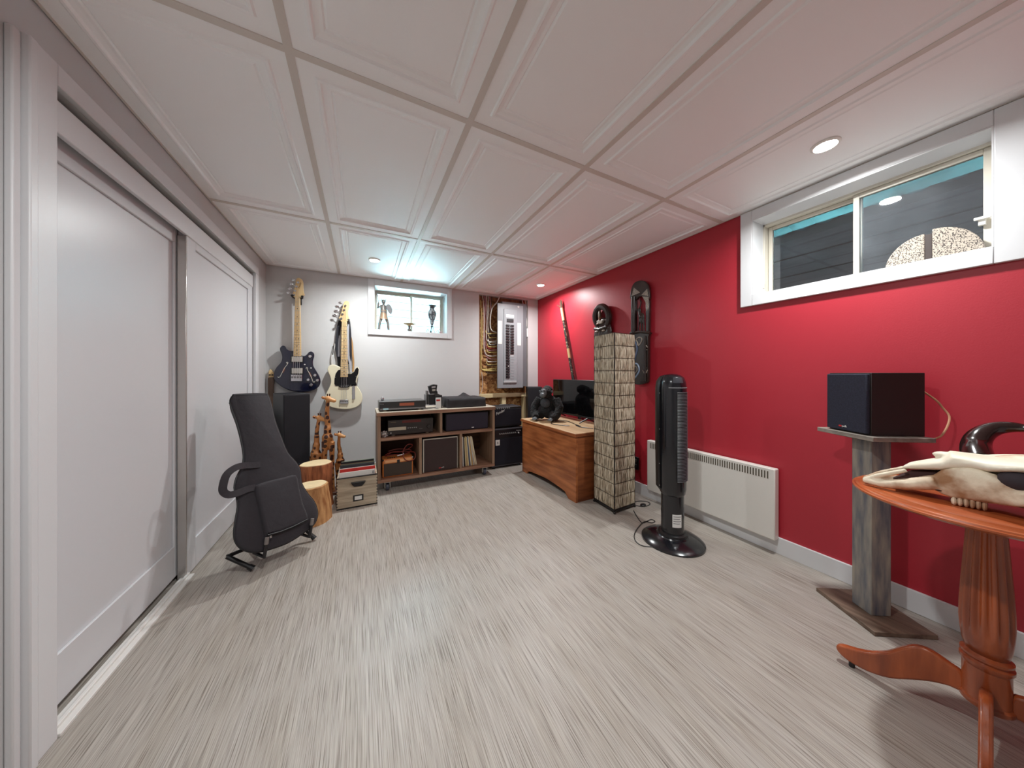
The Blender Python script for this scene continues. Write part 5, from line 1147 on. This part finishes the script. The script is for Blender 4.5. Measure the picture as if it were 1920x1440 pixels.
sp = thing('bookshelf_speaker', 'black bookshelf speaker on the weathered wooden stand', 'speaker', (cc[0], cc[1], .8125))
sd_ = cc + ev_ * .012
obj('cabinet', ob(sd_ + ev_ * .0, .178, .205, .8125, 1.078), mat('dark_walnut_vinyl', S(34, 24, 24), .5), sp, bevel=.002)
gc = sd_ - ev_ * (.205 / 2 + .008)
gr = obj('grille', ob(gc, .172, .015, .818, 1.073), mat('speckled_grille_cloth', S(34, 36, 52), .9, var=.25, vscale=200), sp, bevel=.004)
gp = gc - ev_ * .0083
obj('badge', MB().obox(gp + eu_ * .022 + (0, 0, .836), eu_ * .006, ev_ * .0006, (0, 0, .003)), mat('red_badge_small', S(200, 50, 50), .4), gr)
text('badge_print', 'polk', .012, m_white, gr, tuple(gp + eu_ * .004 + np.array([0, 0, .836])), tuple(-eu_), (0, 0, 1), .0005)
t = thing('speaker_wire', 'tan speaker wire looping behind the bookshelf speaker', 'wire', tuple(on(1752, 822, 'x', 2.94)))
s0 = sd_ + ev_ * .104 - eu_ * .03 + np.array([0, 0, 1.04])
obj('wire', MB().tube(smooth_pts([s0, on(1752, 748, 'x', 2.985), on(1768, 765, 'x', 3.0), on(1780, 781, 'x', 3.0), on(1776, 800, 'x', 2.98), on(1765, 817, 'x', 2.96), on(1754, 822, 'x', 2.935)], 5, False), .0035, 7), mat('tan_wire', S(190, 140, 108), .5), t)

# ---- pedestal table
m_cher = wood('cherry_tabletop', S(142, 62, 28), S(188, 100, 56), 'y', 8, .28, k=9, coat=.5); m_cherd = wood('cherry_turned', S(118, 50, 22), S(174, 88, 46), 'z', 8, .28, k=8, coat=.5)
tc_ = np.array([2.447, -1.028, 0]); RT, ZT = .258, .700
t = thing('pedestal_table', 'round cherry wood pedestal table with fluted column in the right foreground', 'table', tuple(tc_))
obj('table_top', MB().lathe([(.05, ZT - .024), (RT - .022, ZT - .024), (RT - .014, ZT - .022), (RT - .006, ZT - .016), (RT, ZT - .014), (RT, ZT - .009), (RT - .005, ZT - .008), (RT - .007, ZT - .004), (RT - .014, ZT - .003), (RT - .017, ZT), (RT - .040, ZT), (RT - .042, ZT - .0015), (RT - .045, ZT), (.001, ZT)], tc_, 96), m_cher, t)
obj('top_block', MB().lathe([(.031, ZT - .045), (.06, ZT - .03), (.06, ZT - .0245)], tc_, 32), m_cherd, t)
am = lambda z: .055 if .33 < z < .64 else 0
fl = [(.036, .262, 0), (.041, .285, 0), (.0435, .31, .0), (.0435, .325, .03), (.0428, .35, .075), (.042, .39, .085), (.039, .46, .09), (.035, .54, .09), (.032, .60, .09), (.030, .65, .08), (.031, .66, 0)]
obj('fluted_column', MB().lathe(fl, tc_, 168, lobes=14), m_cherd, t, ang=80)
obj('turned_collar', MB().lathe([(.041, .222), (.045, .230), (.045, .238), (.039, .243), (.044, .250), (.044, .256), (.036, .263)], tc_, 48), m_cherd, t)
obj('hub', MB().lathe([(.044, .112), (.047, .118), (.046, .126), (.041, .130), (.0405, .222)], tc_, 48), m_cherd, t)
def leg(ang_):
    d = np.array([math.cos(ang_), math.sin(ang_), 0]); s_ = np.array([-d[1], d[0], 0])
    top_ = [(.036, .168), (.06, .182), (.09, .194), (.12, .190), (.15, .162), (.18, .124), (.215, .094), (.25, .076), (.285, .064)]
    bot_ = [(.300, .050), (.296, .032), (.270, .018), (.225, .018), (.175, .036), (.125, .074), (.09, .098), (.06, .112), (.036, .118)]
    P_ = smooth_pts([tc_ + d * r + np.array([0, 0, z]) - s_ * .011 for r, z in top_ + bot_], 3)
    o_ = obj('leg', MB().prism(P_, s_ * .022), m_cherd, t, bevel=.007, seg=3, ang=50)
    obj('foot_pad', MB().cyl(tc_ + d * .262 + (0, 0, 0), tc_ + d * .262 + (0, 0, .024), .008, seg=10), m_black, o_)
for q in (95, 185, 275, 5): leg(math.radians(q))

# ---- cow skull on the table
tp = on(1813, 952, 'z', ZT) + np.array([.052, 0, 0])
ax_ = np.array([.16, -.987, 0]); nn = np.array([-.987, -.16, 0])                  # long axis, side facing the camera
SK = lambda x, y, o_=0: onp(1600 + x / 6, 780 + y / 6, tp, nn) + nn * o_
m_bone = mat('weathered_bone', S(226, 216, 194), .55, col2=S(238, 232, 216), vscale=10, bump=.25, bscale=50); m_bone2 = mat('stained_bone', S(156, 116, 82), .6, col2=S(230, 218, 194), vscale=14, bump=.6, bscale=45, ramp=(.34, .58))
t = thing('cow_skull', 'bleached cow skull with dark horns lying on the pedestal table', 'skull', tuple(tp[:2]) + (ZT,))
def lo(st, seg=14, pw=.75):      # stations: (x, top y, bottom y, half width, side offset)
    R = []
    for x, yt, yb_, w_, o_ in st:
        a, b = SK(x, yt), SK(x, yb_); c_ = (a + b) / 2; hh = (a - b) / 2
        R.append([c_ + nn * (o_ + w_ * math.copysign(abs(math.cos(q)) ** pw, math.cos(q))) + hh * math.copysign(abs(math.sin(q)) ** pw, math.sin(q)) for q in (2 * math.pi * k / seg for k in range(seg))])
    return MB().rings(R)
# nasal and frontal roof
roof = lo([(555, 566, 578, .012, 0), (640, 522, 590, .024, 0), (800, 496, 594, .034, 0), (990, 466, 600, .042, 0), (1090, 396, 590, .050, 0), (1300, 426, 575, .062, 0), (1500, 455, 600, .078, 0), (1760, 462, 585, .098, 0), (1980, 470, 600, .105, 0), (2200, 480, 700, .10, 0), (2330, 520, 740, .08, 0)])
roof.ell(SK(1050, 445), (.016, .026, .011))
obj('skull_roof', roof, m_bone, t, remesh=.0035, smooth_it=2)
jaw = MB()
for s_ in (1, -1):
    q = lo([(900, 640, 800, .010, s_ * .030), (1000, 570, 850, .014, s_ * .036), (1120, 545, 885, .018, s_ * .042), (1250, 530, 898, .019, s_ * .047), (1400, 550, 912, .020, s_ * .053), (1550, 600, 925, .021, s_ * .060), (1680, 650, 935, .022, s_ * .067), (1800, 740, 940, .022, s_ * .074), (1950, 780, 920, .020, s_ * .082), (2150, 740, 860, .020, s_ * .085)])
    jaw.v, jaw.f = jaw.v + q.v, jaw.f + [tuple(i + len(jaw.v) for i in f) for f in q.f]
    jaw.tube([SK(120, 712, s_ * .012), SK(330, 745, s_ * .026), SK(600, 745, s_ * .032), SK(930, 720, s_ * .034)], [.008, .013, .017, .022], 10)
    jaw.tube([SK(120, 708, s_ * .010), SK(300, 655, s_ * .022), SK(600, 592, s_ * .026)], [.007, .008, .006], 10)
    jaw.tube([SK(1780, 800, s_ * .080), SK(1930, 800, s_ * .092), SK(2120, 700, s_ * .095), SK(2180, 600, s_ * .090)], [.014, .015, .013, .013], 8)
jaw.ell(SK(1720, 840), (.04, .08, .025)); 
obj('upper_jaw', jaw, m_bone2, t, remesh=.0038, smooth_it=2)
obj('braincase', MB().ell(SK(2120, 720), (.07, .10, .062)).ell(SK(1980, 920), (.05, .07, .03)), m_bone2, t, remesh=.006, smooth_it=3)
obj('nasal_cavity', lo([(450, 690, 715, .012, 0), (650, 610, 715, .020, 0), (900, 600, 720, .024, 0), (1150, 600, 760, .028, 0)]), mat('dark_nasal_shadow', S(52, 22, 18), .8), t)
for s_ in (1, -1): obj('eye_socket', MB().ell(SK(1880, 680, s_ * .070), (.032, .040, .030)), mat('eye_socket_shade', S(46, 38, 44), .8), t)  # solid dark ellipsoids stand in for the shade inside the hollows
obj('jaw_opening', MB().ell(SK(958, 795, .040), (.008, .010, .004), seg=12, nr=6), m_dark, t)
for s_ in (1, -1):
    for k in range(6):
        c_ = SK(1120 + k * 66, 0, s_ * .050); c_[2] = ZT + .0005
        zt_ = SK(1120 + k * 66, 865, s_ * .050)[2]
        obj('tooth', MB().ell((c_[0], c_[1], (c_[2] + zt_) / 2), (.0110, .0054, (zt_ - c_[2]) / 2), Matrix.Rotation(math.atan2(nn[1], nn[0]), 3, 'Z'), 10, 8), m_bone2, t)
m_horn = mat('dark_polished_horn', S(34, 18, 16), .18, coat=.5)
hp2 = [SK(1440, 540, -.06), SK(1420, 460, -.09), SK(1428, 395, -.12), SK(1480, 310, -.14), SK(1590, 245, -.16), SK(1740, 208, -.17), SK(1920, 200, -.17), SK(2080, 215, -.165), SK(2260, 230, -.15), SK(2420, 240, -.13)]
hh_ = smooth_pts(hp2, 4, False); nh = len(hh_)
obj('horn', MB().tube(hh_, [.030 - .028 * (i / (nh - 1)) ** 1.6 for i in range(nh)], 14), m_horn, t)
obj('horn', MB().tube(smooth_pts([SK(2150, 640, .09), SK(2280, 640, .17), SK(2420, 560, .22), SK(2480, 420, .20), SK(2450, 320, .16)], 4, False), [.030 - .024 * (i / 16) ** 1.3 for i in range(17)], 14), m_horn, t)

# ---- stone half-discs in the long window
m_gran = mat('speckled_granite', S(62, 54, 50), .7, col2=S(172, 160, 146), vscale=230, ramp=(.40, .50), detail=1)
cyd, czd, rd = -.832, WZ0 + .0015, .162
def part_disc(a0, a1, cy, rot, dz): return [(3.095, cy + rd * math.cos(q) * 0.98, czd + dz + rd * math.sin(q)) for q in np.linspace(a0, a1, 18)]
r1 = [(3.10, -.838, czd)] + [(3.10, -.838 - .128 * math.cos(q), czd + .150 * math.sin(q)) for q in np.linspace(0, math.pi / 2, 14)]
tag(obj('granite_piece', MB().prism(r1, (.028, 0, 0)), m_gran, bevel=.003), 'larger speckled granite quarter-disc standing in the long window', 'stone')
r2 = [(3.10, -.818, czd)] + [(3.10, -.818 + .115 * math.cos(q), czd + .138 * math.sin(q)) for q in np.linspace(0, math.pi / 2, 14)]
tag(obj('granite_piece', MB().prism(r2, (.028, 0, 0)), m_gran, bevel=.003), 'smaller speckled granite quarter-disc standing in the long window', 'stone')
tag(obj('stone_wedge', MB().box(3.102, 3.124, -.8375, -.8185, czd, czd + .132), mat('dark_brown_slab', S(52, 40, 36), .6), bevel=.001), 'dark brown slab standing between the two granite pieces', 'stone')
